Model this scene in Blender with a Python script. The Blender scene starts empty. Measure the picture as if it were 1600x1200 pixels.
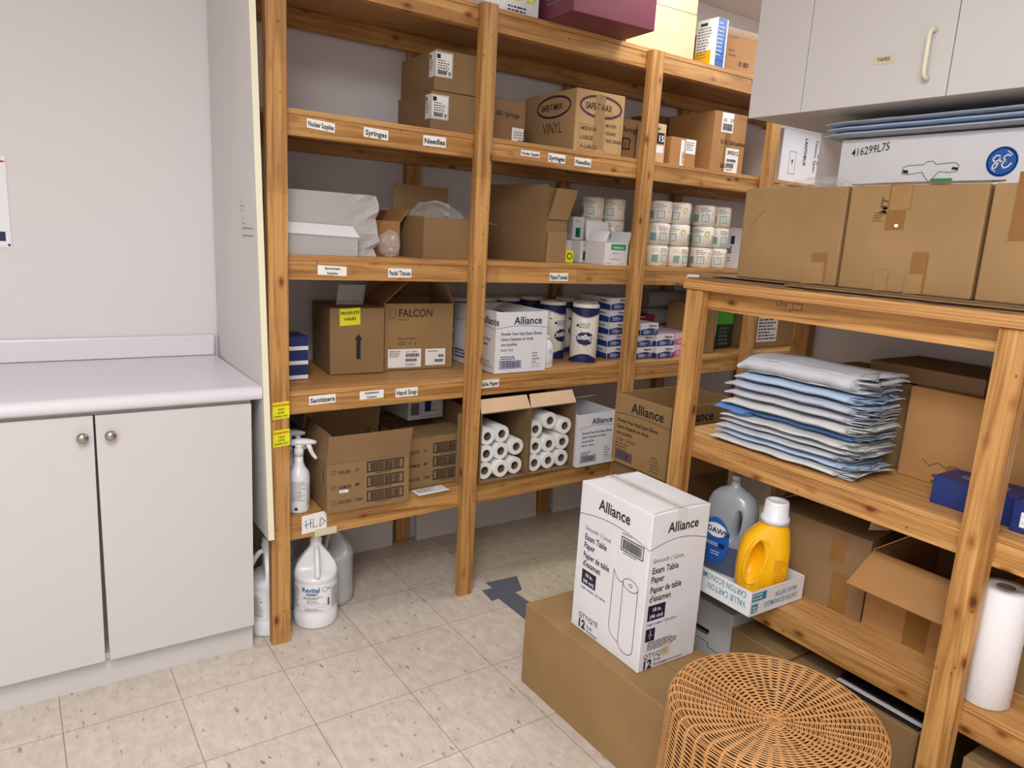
import bpy, bmesh, math, random
from mathutils import Vector, Matrix
from mathutils import noise as NO
random.seed(7)
S = bpy.context.scene
COL = S.collection

# ------------------------------------------------------------------ camera, world, lights, exposure
yaw, pit, rol = 0.608982575, -0.201817374, 0.0599788623
fw = Vector((math.sin(yaw)*math.cos(pit), math.cos(yaw)*math.cos(pit), math.sin(pit)))
rt = Vector((math.cos(yaw), -math.sin(yaw), 0)); up = rt.cross(fw)
r2 = rt*math.cos(rol)+up*math.sin(rol); u2 = -rt*math.sin(rol)+up*math.cos(rol)
cd = bpy.data.cameras.new('camera'); cam = bpy.data.objects.new('camera', cd); COL.objects.link(cam)
cd.sensor_width = 36; cd.lens = 36*1142.868/1600; cd.clip_start = .02
M = Matrix((r2, u2, -fw)).transposed().to_4x4(); M.translation = (0, 0, 1.425); cam.matrix_world = M
S.camera = cam
W = bpy.data.worlds.new('world'); S.world = W; W.use_nodes = True
W.node_tree.nodes['Background'].inputs[0].default_value = (1, .98, .96, 1)
W.node_tree.nodes['Background'].inputs[1].default_value = .3
S.view_settings.view_transform = 'Standard'; S.view_settings.look = 'None'
S.view_settings.exposure = 0.34; S.view_settings.gamma = 1
S.view_settings.use_curve_mapping = False
def area(name, loc, size, power, col=(1, .95, .88), rot=(0, 0, 0)):
    d = bpy.data.lights.new(name, 'AREA'); d.shape = 'RECTANGLE'; d.size, d.size_y = size
    d.energy = power; d.color = col
    o = bpy.data.objects.new(name, d); COL.objects.link(o); o.location = loc; o.rotation_euler = rot
    return o
area('ceiling_lamp', (2.15, 2.02, 2.63), (.5, .5), 8.5, (1, .96, .91))
area('ceiling_lamp', (3.35, 1.98, 2.63), (.5, .5), 9, (.93, .96, 1))
area('ceiling_lamp', (-.05, .12, 2.63), (.6, 1.2), 44, (1, .99, .985))
area('ceiling_lamp', (-1.0, -.9, 2.63), (.6, 1.2), 34, (1, .99, .985))

# ------------------------------------------------------------------ materials
def lin(c):
    return tuple((x/255/12.92 if x <= 10 else ((x/255+.055)/1.055)**2.4) for x in c)+(1,)
def nmat(name):
    m = bpy.data.materials.new(name); m.use_nodes = True
    nt = m.node_tree; b = nt.nodes['Principled BSDF']
    return m, nt, b
def mat(name, rgb, rough=.6, metal=0, noise=.0, nscale=8, bump=0, bscale=200, trans=0, coat=0, ior=1.45, alpha=1):
    m, nt, b = nmat(name)
    b.inputs['Roughness'].default_value = rough; b.inputs['Metallic'].default_value = metal
    b.inputs['Base Color'].default_value = lin(rgb)
    b.inputs['IOR'].default_value = ior
    if trans: b.inputs['Transmission Weight'].default_value = trans
    if coat: b.inputs['Coat Weight'].default_value = coat
    if alpha < 1: b.inputs['Alpha'].default_value = alpha
    tc = nt.nodes.new('ShaderNodeTexCoord')
    if noise:
        n = nt.nodes.new('ShaderNodeTexNoise'); n.inputs['Scale'].default_value = nscale; n.inputs['Detail'].default_value = 4
        nt.links.new(tc.outputs['Object'], n.inputs['Vector'])
        r = nt.nodes.new('ShaderNodeMixRGB'); r.blend_type = 'MIX'
        c = lin(rgb)
        r.inputs[1].default_value = tuple(x*(1-noise) for x in c[:3])+(1,)
        r.inputs[2].default_value = tuple(min(1, x*(1+noise)) for x in c[:3])+(1,)
        nt.links.new(n.outputs['Fac'], r.inputs[0]); nt.links.new(r.outputs[0], b.inputs['Base Color'])
    if bump:
        n = nt.nodes.new('ShaderNodeTexNoise'); n.inputs['Scale'].default_value = bscale
        nt.links.new(tc.outputs['Object'], n.inputs['Vector'])
        bp = nt.nodes.new('ShaderNodeBump'); bp.inputs['Strength'].default_value = bump; bp.inputs['Distance'].default_value = .002
        nt.links.new(n.outputs['Fac'], bp.inputs['Height']); nt.links.new(bp.outputs['Normal'], b.inputs['Normal'])
    return m
def ramp(nt, stops):
    r = nt.nodes.new('ShaderNodeValToRGB'); e = r.color_ramp.elements
    while len(e) < len(stops): e.new(.5)
    for x, (p, c) in zip(e, stops): x.position = p; x.color = c if len(c) == 4 else lin(c)
    return r
def mathn(nt, op, a, b=None, c=None):
    n = nt.nodes.new('ShaderNodeMath'); n.operation = op
    for i, v in enumerate((a, b, c)):
        if v is None: continue
        if isinstance(v, (int, float)): n.inputs[i].default_value = v
        else: nt.links.new(v, n.inputs[i])
    return n.outputs[0]
def wood(name, axis, c0=(158, 108, 52), c1=(212, 161, 96), block=True, knots=True):
    m, nt, b = nmat(name); L = nt.links
    tc = nt.nodes.new('ShaderNodeTexCoord'); oi = nt.nodes.new('ShaderNodeObjectInfo')
    off = nt.nodes.new('ShaderNodeVectorMath'); off.operation = 'ADD'
    cmb = nt.nodes.new('ShaderNodeCombineXYZ')
    rr = mathn(nt, 'MULTIPLY', oi.outputs['Random'], 37.0)
    for i in range(3): L.new(rr, cmb.inputs[i])
    L.new(tc.outputs['Object'], off.inputs[0]); L.new(cmb.outputs[0], off.inputs[1])
    mp = nt.nodes.new('ShaderNodeMapping'); sc = [34, 34, 34]; sc[axis] = 1.6; mp.inputs['Scale'].default_value = sc
    L.new(off.outputs[0], mp.inputs['Vector'])
    n = nt.nodes.new('ShaderNodeTexNoise'); n.inputs['Scale'].default_value = 1; n.inputs['Detail'].default_value = 3; n.inputs['Distortion'].default_value = 1.6
    L.new(mp.outputs[0], n.inputs['Vector'])
    rp = ramp(nt, [(.32, c0), (.62, c1)]); L.new(n.outputs['Fac'], rp.inputs[0])
    # fine fibre
    mp3 = nt.nodes.new('ShaderNodeMapping'); sc = [240, 240, 240]; sc[axis] = 5; mp3.inputs['Scale'].default_value = sc
    L.new(off.outputs[0], mp3.inputs['Vector'])
    n3 = nt.nodes.new('ShaderNodeTexNoise'); n3.inputs['Scale'].default_value = 1; L.new(mp3.outputs[0], n3.inputs['Vector'])
    fr = ramp(nt, [(.3, (.80, .78, .74, 1)), (.6, (1, 1, 1, 1))]); L.new(n3.outputs['Fac'], fr.inputs[0])
    mx = nt.nodes.new('ShaderNodeMixRGB'); mx.blend_type = 'MULTIPLY'; mx.inputs[0].default_value = .8
    L.new(rp.outputs[0], mx.inputs[1]); L.new(fr.outputs[0], mx.inputs[2]); col = mx.outputs[0]
    if block:   # finger-jointed lengths differ a little in tone
        sp = nt.nodes.new('ShaderNodeSeparateXYZ'); L.new(off.outputs[0], sp.inputs[0])
        v = mathn(nt, 'FLOOR', mathn(nt, 'MULTIPLY', sp.outputs[axis], 2.7))
        wn = nt.nodes.new('ShaderNodeTexWhiteNoise'); wn.noise_dimensions = '1D'; L.new(v, wn.inputs['W'])
        br = ramp(nt, [(0, (.80, .78, .76, 1)), (1, (1.0, 1.0, 1.0, 1))]); L.new(wn.outputs['Value'], br.inputs[0])
        m2 = nt.nodes.new('ShaderNodeMixRGB'); m2.blend_type = 'MULTIPLY'; m2.inputs[0].default_value = 1
        L.new(col, m2.inputs[1]); L.new(br.outputs[0], m2.inputs[2]); col = m2.outputs[0]
    if knots:
        mp2 = nt.nodes.new('ShaderNodeMapping'); sc = [16, 16, 16]; sc[axis] = 8; mp2.inputs['Scale'].default_value = sc
        L.new(off.outputs[0], mp2.inputs['Vector'])
        vo = nt.nodes.new('ShaderNodeTexVoronoi'); vo.inputs['Scale'].default_value = 1; L.new(mp2.outputs[0], vo.inputs['Vector'])
        kr = ramp(nt, [(.0, (.12, .05, .02, 1)), (.075, (.26, .12, .05, 1)), (.13, (.74, .58, .44, 1)), (.24, (1, 1, 1, 1))]); L.new(vo.outputs['Distance'], kr.inputs[0])
        m3 = nt.nodes.new('ShaderNodeMixRGB'); m3.blend_type = 'MULTIPLY'; m3.inputs[0].default_value = .9
        L.new(col, m3.inputs[1]); L.new(kr.outputs[0], m3.inputs[2]); col = m3.outputs[0]
    if knots:   # small dark pin knots and nail heads
        mp4 = nt.nodes.new('ShaderNodeMapping'); sc = [30, 30, 30]; sc[axis] = 22; mp4.inputs['Scale'].default_value = sc
        L.new(off.outputs[0], mp4.inputs['Vector'])
        v4 = nt.nodes.new('ShaderNodeTexVoronoi'); v4.inputs['Scale'].default_value = 1; L.new(mp4.outputs[0], v4.inputs['Vector'])
        k4 = ramp(nt, [(.0, (.2, .1, .05, 1)), (.06, (.35, .2, .1, 1)), (.10, (1, 1, 1, 1))]); L.new(v4.outputs['Distance'], k4.inputs[0])
        m4 = nt.nodes.new('ShaderNodeMixRGB'); m4.blend_type = 'MULTIPLY'; m4.inputs[0].default_value = .85
        L.new(col, m4.inputs[1]); L.new(k4.outputs[0], m4.inputs[2]); col = m4.outputs[0]
    else:       # glued layers of the plywood
        s5 = nt.nodes.new('ShaderNodeSeparateXYZ'); L.new(tc.outputs['Object'], s5.inputs[0])
        g5 = nt.nodes.new('ShaderNodeSeparateXYZ'); ge = nt.nodes.new('ShaderNodeNewGeometry'); L.new(ge.outputs['Normal'], g5.inputs[0])
        up5 = mathn(nt, 'LESS_THAN', mathn(nt, 'ABSOLUTE', g5.outputs[2]), .5)
        w5 = mathn(nt, 'LESS_THAN', mathn(nt, 'FRACT', mathn(nt, 'MULTIPLY', s5.outputs[2], 130.0)), .30)
        m5 = nt.nodes.new('ShaderNodeMixRGB'); m5.blend_type = 'MULTIPLY'; m5.inputs[2].default_value = (.76, .70, .63, 1)
        L.new(mathn(nt, 'MULTIPLY', up5, w5), m5.inputs[0]); L.new(col, m5.inputs[1]); col = m5.outputs[0]
    L.new(col, b.inputs['Base Color']); b.inputs['Roughness'].default_value = .5
    bp = nt.nodes.new('ShaderNodeBump'); bp.inputs['Strength'].default_value = .15; bp.inputs['Distance'].default_value = .001
    L.new(n3.outputs['Fac'], bp.inputs['Height']); L.new(bp.outputs['Normal'], b.inputs['Normal'])
    return m
def cardboard(name, rgb, rough=.75, stain=.10):
    m, nt, b = nmat(name); L = nt.links
    tc = nt.nodes.new('ShaderNodeTexCoord')
    n = nt.nodes.new('ShaderNodeTexNoise'); n.inputs['Scale'].default_value = 7; n.inputs['Detail'].default_value = 5
    L.new(tc.outputs['Object'], n.inputs['Vector'])
    c = lin(rgb)
    rp = ramp(nt, [(.3, tuple(x*(1-stain) for x in c[:3])+(1,)), (.7, tuple(min(1, x*(1+stain*.6)) for x in c[:3])+(1,))])
    L.new(n.outputs['Fac'], rp.inputs[0]); L.new(rp.outputs[0], b.inputs['Base Color'])
    mp = nt.nodes.new('ShaderNodeMapping'); mp.inputs['Scale'].default_value = (170, 170, 2)
    L.new(tc.outputs['Object'], mp.inputs['Vector'])
    w = nt.nodes.new('ShaderNodeTexNoise'); w.inputs['Scale'].default_value = 1; L.new(mp.outputs[0], w.inputs['Vector'])
    bp = nt.nodes.new('ShaderNodeBump'); bp.inputs['Strength'].default_value = .12; bp.inputs['Distance'].default_value = .001
    L.new(w.outputs['Fac'], bp.inputs['Height']); L.new(bp.outputs['Normal'], b.inputs['Normal'])
    b.inputs['Roughness'].default_value = rough
    return m
WX = wood('pine_along_x', 0); WY = wood('pine_along_y', 1); WZ = wood('pine_along_z', 2)
PLY = wood('plywood', 0, (172, 122, 66), (208, 158, 98), block=False, knots=False)
PLYY = wood('plywood_side', 1, (174, 124, 68), (208, 158, 98), block=False, knots=False)
CB = cardboard('brown_cardboard', (140, 110, 74)); CB2 = cardboard('tan_cardboard', (152, 120, 78)); CB3 = cardboard('dark_cardboard', (124, 97, 66))
CBO = cardboard('orange_cardboard', (172, 126, 76)); CBL = cardboard('light_cardboard', (212, 180, 146))
CBI = cardboard('cardboard_inside', (148, 115, 82)); CBW = cardboard('white_cardboard', (226, 226, 230), .55, .04)
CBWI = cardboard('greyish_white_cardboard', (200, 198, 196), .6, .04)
CREAM = cardboard('cream_cardboard', (208, 190, 152), .7, .05)
BURG = mat('burgundy_card', (112, 52, 72), .45, noise=.08)
TAPE = mat('packing_tape', (138, 98, 48), .22, noise=.12, nscale=20, coat=.4)
CTAPE = mat('clear_tape', (156, 120, 72), .2, noise=.2, nscale=30, coat=.5)
WALL = mat('wall_paint', (222, 218, 218), .75, noise=.02, nscale=2, bump=.08, bscale=300)
CEIL = mat('ceiling_paint', (215, 213, 213), .85, bump=.1)
LAM = mat('white_laminate', (206, 204, 202), .42, noise=.01)
LAMG = mat('grey_laminate', (212, 209, 206), .5, noise=.015)
EDGE = mat('cream_edge_band', (232, 228, 200), .5)
TOPM = mat('worktop_laminate', (224, 219, 226), .28, noise=.02, nscale=60)
DARK = mat('dark_gap', (40, 36, 34), .8)
STEEL = mat('brushed_nickel', (176, 170, 160), .28, metal=1)
INK = mat('black_ink', (28, 28, 34), .6); NAVY = mat('navy_ink', (26, 34, 84), .5); BLUE = mat('blue_ink', (34, 92, 178), .4)
INKB = mat('faded_ink', (88, 66, 50), .7); INKG = mat('grey_ink', (120, 120, 126), .6)
TEAL = mat('teal_ink', (36, 134, 148), .5); GREEN = mat('green_ink', (36, 158, 82), .5); RED = mat('red_ink', (190, 40, 44), .5)
ORG = mat('orange_ink', (226, 150, 96), .5); PINK = mat('pink_card', (206, 104, 150), .5)
PAPER = mat('white_paper', (238, 238, 240), .6); YEL = mat('yellow_label', (226, 224, 26), .5)
LBL = mat('label_stock', (240, 238, 234), .5); BEIGE = mat('aged_label', (214, 204, 176), .6)
WPL = mat('white_plastic', (232, 234, 238), .32, trans=0, coat=.2); NPL = mat('natural_plastic', (208, 210, 212), .3, trans=.3)
YPL = mat('yellow_plastic', (246, 184, 12), .3, coat=.3); GPL = mat('grey_clear_plastic', (176, 182, 190), .25, trans=.35, coat=.3)
DBL = mat('blue_detergent', (40, 58, 92), .25, coat=.3)
TISSUE = mat('tissue_paper', (240, 238, 238), .9, bump=.3, bscale=400)
BLK = mat('black_plastic', (24, 24, 26), .5); GRYP = mat('grey_plastic', (196, 197, 194), .5)
NAVC = mat('navy_card', (30, 46, 110), .45, noise=.05, nscale=60); DGRN = mat('dark_green_card', (26, 70, 36), .5); LGRN = mat('bright_green_card', (80, 170, 50), .5)
DUCT = mat('duct_tape', (96, 100, 112), .5, noise=.06, nscale=40)
def film_mat():
    m, nt, b = nmat('clear_film'); b.inputs['Base Color'].default_value = (.9, .9, .92, 1); b.inputs['Roughness'].default_value = .12
    b.inputs['Alpha'].default_value = .20; b.inputs['Specular IOR Level'].default_value = .9
    return m
FILM = film_mat()
CANE = mat('cane', (198, 146, 90), .45, noise=.38, nscale=18, coat=.3); CANED = mat('cane_stake', (190, 138, 84), .5, noise=.15, nscale=20)
def cloth(name, rgb): return mat(name, rgb, .9, noise=.03, nscale=5, bump=.25, bscale=900)
CG = cloth('grey_cotton', (196, 199, 206)); CLB = cloth('light_blue_cotton', (178, 200, 226)); CW = cloth('pale_grey_cotton', (208, 210, 210)); CB_ = cloth('blue_cotton', (96, 138, 196)); CGB = cloth('grey_blue_cotton', (188, 196, 210))

def floor_mat():
    m, nt, b = nmat('vinyl_tile'); L = nt.links
    tc = nt.nodes.new('ShaderNodeTexCoord'); sp = nt.nodes.new('ShaderNodeSeparateXYZ'); L.new(tc.outputs['Object'], sp.inputs[0])
    T = .305
    gx = mathn(nt, 'DIVIDE', mathn(nt, 'SUBTRACT', sp.outputs[0], .0456-T*40), T)
    gy = mathn(nt, 'DIVIDE', mathn(nt, 'SUBTRACT', sp.outputs[1], 2.134-T*40), T)
    def line(g):
        f = mathn(nt, 'FRACT', g); d = mathn(nt, 'MINIMUM', f, mathn(nt, 'SUBTRACT', 1.0, f))
        return mathn(nt, 'LESS_THAN', d, .0042)
    cmb = nt.nodes.new('ShaderNodeCombineXYZ'); L.new(mathn(nt, 'FLOOR', gx), cmb.inputs[0]); L.new(mathn(nt, 'FLOOR', gy), cmb.inputs[1])
    wn = nt.nodes.new('ShaderNodeTexWhiteNoise'); wn.noise_dimensions = '2D'; L.new(cmb.outputs[0], wn.inputs['Vector'])
    ln = mathn(nt, 'MAXIMUM', line(gx), line(gy))
    n = nt.nodes.new('ShaderNodeTexNoise'); n.inputs['Scale'].default_value = 22; n.inputs['Detail'].default_value = 6; n.inputs['Roughness'].default_value = .65
    mp = nt.nodes.new('ShaderNodeMapping'); mp.inputs['Scale'].default_value = (1.5, .8, 1); L.new(tc.outputs['Object'], mp.inputs[0]); L.new(mp.outputs[0], n.inputs['Vector'])
    base = ramp(nt, [(.30, (194, 181, 168)), (.5, (206, 195, 183)), (.72, (218, 209, 198))]); L.new(n.outputs['Fac'], base.inputs[0])
    # dark flecks, long along y
    mp2 = nt.nodes.new('ShaderNodeMapping'); mp2.inputs['Scale'].default_value = (62, 20, 1); mp2.inputs['Rotation'].default_value = (0, 0, .12); L.new(tc.outputs['Object'], mp2.inputs[0])
    n2 = nt.nodes.new('ShaderNodeTexNoise'); n2.inputs['Scale'].default_value = 1; n2.inputs['Detail'].default_value = 2; L.new(mp2.outputs[0], n2.inputs['Vector'])
    fl = ramp(nt, [(.655, (0, 0, 0, 1)), (.73, (1, 1, 1, 1))]); L.new(n2.outputs['Fac'], fl.inputs[0])
    m1 = nt.nodes.new('ShaderNodeMixRGB'); m1.inputs[2].default_value = lin((118, 104, 94)); L.new(base.outputs[0], m1.inputs[1])
    L.new(mathn(nt, 'MULTIPLY', fl.outputs[0], .75), m1.inputs[0])
    mp3 = nt.nodes.new('ShaderNodeMapping'); mp3.inputs['Scale'].default_value = (50, 26, 1); mp3.inputs['Location'].default_value = (9, 4, 0); L.new(tc.outputs['Object'], mp3.inputs[0])
    n3 = nt.nodes.new('ShaderNodeTexNoise'); n3.inputs['Scale'].default_value = 1; L.new(mp3.outputs[0], n3.inputs['Vector'])
    f3 = ramp(nt, [(.62, (0, 0, 0, 1)), (.74, (1, 1, 1, 1))]); L.new(n3.outputs['Fac'], f3.inputs[0])
    m1b = nt.nodes.new('ShaderNodeMixRGB'); m1b.inputs[2].default_value = lin((222, 214, 204)); L.new(m1.outputs[0], m1b.inputs[1])
    L.new(mathn(nt, 'MULTIPLY', f3.outputs[0], .6), m1b.inputs[0])
    # per tile tone
    tr = ramp(nt, [(0, (.95, .94, .94, 1)), (1, (1, 1, 1, 1))]); L.new(wn.outputs['Value'], tr.inputs[0])
    m2 = nt.nodes.new('ShaderNodeMixRGB'); m2.blend_type = 'MULTIPLY'; m2.inputs[0].default_value = 1; L.new(m1b.outputs[0], m2.inputs[1]); L.new(tr.outputs[0], m2.inputs[2])
    # older, yellower sheet beyond the tape
    reg = mathn(nt, 'MULTIPLY', mathn(nt, 'GREATER_THAN', sp.outputs[0], 1.575), mathn(nt, 'LESS_THAN', sp.outputs[1], 2.70))
    m4 = nt.nodes.new('ShaderNodeMixRGB'); m4.blend_type = 'MULTIPLY'; m4.inputs[2].default_value = (.96, .95, .82, 1); L.new(reg, m4.inputs[0]); L.new(m2.outputs[0], m4.inputs[1])
    m3 = nt.nodes.new('ShaderNodeMixRGB'); m3.inputs[2].default_value = lin((112, 98, 86)); L.new(mathn(nt, 'MULTIPLY', ln, .75), m3.inputs[0]); L.new(m4.outputs[0], m3.inputs[1])
    L.new(m3.outputs[0], b.inputs['Base Color']); b.inputs['Roughness'].default_value = .42
    return m
FLOOR = floor_mat()

# ------------------------------------------------------------------ object helpers
def tag(o, label, cat, group=None):
    o['label'] = label; o['category'] = cat
    if group: o['group'] = group
    return o
def empty(name, loc=(0, 0, 0), rz=0):
    o = bpy.data.objects.new(name, None); COL.objects.link(o); o.location = loc; o.rotation_euler = (0, 0, rz); o.empty_display_size = .05
    return o
def obj(name, bm, mats, parent=None, loc=None, rz=0, smooth=False, bevel=0, bseg=2):
    me = bpy.data.meshes.new(name)
    bmesh.ops.recalc_face_normals(bm, faces=bm.faces) if bevel else None
    bm.to_mesh(me); bm.free()
    if not isinstance(mats, (list, tuple)): mats = [mats]
    for m in mats: me.materials.append(m)
    o = bpy.data.objects.new(name, me); COL.objects.link(o)
    if parent: o.parent = parent
    if loc is not None: o.location = loc
    if rz: o.rotation_euler = (0, 0, rz)
    if smooth:
        for p in me.polygons: p.use_smooth = True
    if bevel:
        md = o.modifiers.new('bevel', 'BEVEL'); md.width = bevel; md.segments = bseg; md.limit_method = 'ANGLE'; md.angle_limit = .6
    return o
def copy_tree(o, parent=None):
    c = o.copy(); COL.objects.link(c); c.parent = parent
    for ch in list(o.children): copy_tree(ch, c)
    return c
def NB(): return bmesh.new()
def hexa(bm, p, mi=0):
    v = [bm.verts.new(x) for x in p]
    fs = []
    for f in ((0, 3, 2, 1), (4, 5, 6, 7), (0, 1, 5, 4), (1, 2, 6, 5), (2, 3, 7, 6), (3, 0, 4, 7)):
        fc = bm.faces.new([v[i] for i in f]); fc.material_index = mi; fs.append(fc)
    return fs
def box(bm, x0, x1, y0, y1, z0, z1, mi=0):
    return hexa(bm, [(x0, y0, z0), (x1, y0, z0), (x1, y1, z0), (x0, y1, z0), (x0, y0, z1), (x1, y0, z1), (x1, y1, z1), (x0, y1, z1)], mi)
def slab(bm, p0, p1, d, n, L, t=.004, inset=0, mi=0):
    """flap: hinge p0-p1, running along d for L, thickness t along n, far edge shortened by inset at both ends"""
    p0, p1, d, n = Vector(p0), Vector(p1), Vector(d).normalized(), Vector(n).normalized()
    e = (p1-p0).normalized()
    a, b_, c, dd = p0, p1, p1+d*L-e*inset, p0+d*L+e*inset
    q = n*t
    hexa(bm, [a, b_, c, dd, a+q, b_+q, c+q, dd+q], mi)
def loft(bm, secs, n=32, cap=True, mi=0):
    """secs: (cx, cy, z, rx, ry, power)"""
    rings = []
    for (cx, cy, z, rx, ry, pw) in secs:
        r = []
        for i in range(n):
            a = 2*math.pi*i/n; c, s = math.cos(a), math.sin(a)
            k = (abs(c)**pw+abs(s)**pw)**(-1/pw)
            r.append(bm.verts.new((cx+rx*c*k, cy+ry*s*k, z)))
        rings.append(r)
    for a, b_ in zip(rings, rings[1:]):
        for i in range(n):
            f = bm.faces.new((a[i], a[(i+1) % n], b_[(i+1) % n], b_[i])); f.smooth = True; f.material_index = mi
    if cap:
        bm.faces.new(rings[0][::-1]).material_index = mi; bm.faces.new(rings[-1]).material_index = mi
    return rings
def tube(bm, pts, r, n=10, cap=True, mi=0, flat=1.0):
    pts = [Vector(p) for p in pts]; rings = []; ref = None
    for i, p in enumerate(pts):
        t = (pts[min(i+1, len(pts)-1)]-pts[max(i-1, 0)]).normalized()
        if ref is None: ref = Vector((0, 0, 1)) if abs(t.z) < .9 else Vector((1, 0, 0))
        a = t.cross(ref).normalized(); b_ = a.cross(t).normalized(); ref = b_
        rr = r[i] if isinstance(r, (list, tuple)) else r
        rings.append([bm.verts.new(p+a*rr*math.cos(2*math.pi*k/n)+b_*rr*flat*math.sin(2*math.pi*k/n)) for k in range(n)])
    for a, b_ in zip(rings, rings[1:]):
        for i in range(n):
            f = bm.faces.new((a[i], a[(i+1) % n], b_[(i+1) % n], b_[i])); f.smooth = True; f.material_index = mi
    if cap: bm.faces.new(rings[0][::-1]).material_index = mi; bm.faces.new(rings[-1]).material_index = mi
def arc(c, r, a0, a1, n, plane='xz'):
    out = []
    for i in range(n+1):
        a = a0+(a1-a0)*i/n; x, y = r*math.cos(a), r*math.sin(a)
        out.append((c[0]+x, c[1], c[2]+y) if plane == 'xz' else (c[0]+x, c[1]+y, c[2]))
    return out

# ------------------------------------------------------------------ printing
_tc = {}
def glyphs(s, bold=0):
    if (s, bold) in _tc: return _tc[(s, bold)]
    cu = bpy.data.curves.new('t', 'FONT'); cu.body = s; cu.size = 1; cu.offset = bold; cu.resolution_u = 2
    o = bpy.data.objects.new('t', cu); COL.objects.link(o)
    dg = bpy.context.evaluated_depsgraph_get(); dg.update()
    me = bpy.data.meshes.new_from_object(o.evaluated_get(dg))
    out = ([tuple(v.co) for v in me.vertices], [tuple(p.vertices) for p in me.polygons])
    bpy.data.objects.remove(o); bpy.data.curves.remove(cu); bpy.data.meshes.remove(me)
    _tc[(s, bold)] = out
    return out
def frames(w, d, h):
    return {'F': ((0, 0, 0), (1, 0, 0), (0, 0, 1), (0, -1, 0)), 'L': ((0, d, 0), (0, -1, 0), (0, 0, 1), (-1, 0, 0)),
            'R': ((w, 0, 0), (0, 1, 0), (0, 0, 1), (1, 0, 0)), 'T': ((0, 0, h), (1, 0, 0), (0, 1, 0), (0, 0, 1))}
def mapper(fr):
    o, u, v, n = map(Vector, fr)
    return lambda a, b_, e=.0006: o+u*a+v*b_+n*e
def cylmap(r, cx=0, cy=0, a0=0):
    """u runs rightwards seen from outside; u=0 faces direction a0"""
    def f(a, b_, e=.0006):
        t = a0+a/r; return Vector((cx+(r+e)*math.cos(t), cy+(r+e)*math.sin(t), b_))
    return f
def ink(parent, mp, items, name='printing', e=.0006):
    bm = NB(); mats = []
    def mi(m):
        if m not in mats: mats.append(m)
        return mats.index(m)
    def quad(pts, m, ee=0):
        f = bm.faces.new([bm.verts.new(mp(a, b_, e+ee)) for a, b_ in pts]); f.material_index = mi(m)
    def rect(x, y, w, h, m, ee=0):
        k = max(1, int(abs(w)/.012)) if mp.__name__ == 'f' else 1
        for i in range(k): quad([(x+w*i/k, y), (x+w*(i+1)/k, y), (x+w*(i+1)/k, y+h), (x+w*i/k, y+h)], m, ee)
    for it in items:
        k = it[0]
        if k == 't':
            _, x, y, sz, s, m = it[:6]; opt = it[6] if len(it) > 6 else {}
            vs, fs = glyphs(s, opt.get('b', 0)+.004); xs = opt.get('xs', 1); rot = opt.get('rot', 0); sh = opt.get('sl', 0)
            wd = max((v[0] for v in vs), default=0)
            ox = -wd*sz*xs/2 if opt.get('c') else 0
            base = []
            for (a, b_, _z) in vs:
                px_, py_ = ox+(a*xs)*sz, b_*sz+a*sz*sh
                if rot: c_, s_ = math.cos(rot), math.sin(rot); px_, py_ = px_*c_-py_*s_, px_*s_+py_*c_
                base.append(bm.verts.new(mp(x+px_, y+py_, e+.0004)))
            for f in fs:
                try: bm.faces.new([base[i] for i in f]).material_index = mi(m)
                except ValueError: pass
        elif k == 'r': rect(*it[1:6])
        elif k == 'o':
            _, x, y, w, h, lw, m = it
            rect(x, y, w, lw, m); rect(x, y+h-lw, w, lw, m); rect(x, y, lw, h, m); rect(x+w-lw, y, lw, h, m)
        elif k == 'b':
            _, x, y, w, h, m = it; rnd = random.Random(int(w*1e5)); p = x
            while p < x+w:
                bw = w*rnd.choice((.012, .018, .028)); quad([(p, y), (min(p+bw, x+w), y), (min(p+bw, x+w), y+h), (p, y+h)], m); p += bw+w*rnd.choice((.008, .010, .016))
        elif k == 'g':
            _, x, y, w, n, lh, m = it; rnd = random.Random(n*7+int(w*1e4))
            for i in range(n):
                p = x; end = x+w*rnd.uniform(.6, 1)
                while p < end:
                    q = min(end, p+w*rnd.uniform(.06, .2)); quad([(p, y-i*lh), (q, y-i*lh), (q, y-i*lh+lh*.42), (p, y-i*lh+lh*.42)], m, .0003); p = q+lh*.35
        elif k == 'c':
            _, pts, lw, m = it
            for (a, b_), (c, d) in zip(pts, pts[1:]):
                l = math.hypot(c-a, d-b_) or 1; nx, ny = -(d-b_)/l*lw/2, (c-a)/l*lw/2
                quad([(a-nx, b_-ny), (c-nx, d-ny), (c+nx, d+ny), (a+nx, b_+ny)], m)
        elif k == 'p':
            quad(it[1], it[2])
        elif k == 'e':
            _, cx, cy, rx, ry, m = it[:6]
            quad([(cx+rx*math.cos(i*math.pi/16), cy+ry*math.sin(i*math.pi/16)) for i in range(32)], m, it[6] if len(it) > 6 else 0)
    return obj(name, bm, mats, parent)
def label_on(parent, mp, x, y, w, h, m, items=(), name='paper_label', lab=None, rot=0):
    bm = NB(); k = 6 if mp.__name__ == 'f' else 1
    for i in range(k):
        vs = []
        for (a, b_) in ((x+w*i/k, y), (x+w*(i+1)/k, y), (x+w*(i+1)/k, y+h), (x+w*i/k, y+h)):
            vs.append(bm.verts.new(mp(a, b_+rot*(a-x), .0010)))
        bm.faces.new(vs)
    o = obj(name, bm, m, parent)
    if lab: o['label'] = lab
    if items:
        mp2 = (lambda a, b_, e=0: mp(x+a, y+b_+rot*a, e)) if mp.__name__ != 'f' else None
        if mp2 is None:
            def f(a, b_, e=0): return mp(x+a, y+b_+rot*a, e)
            mp2 = f
        ink(o, mp2, items, e=.0018)
    return o

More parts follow.
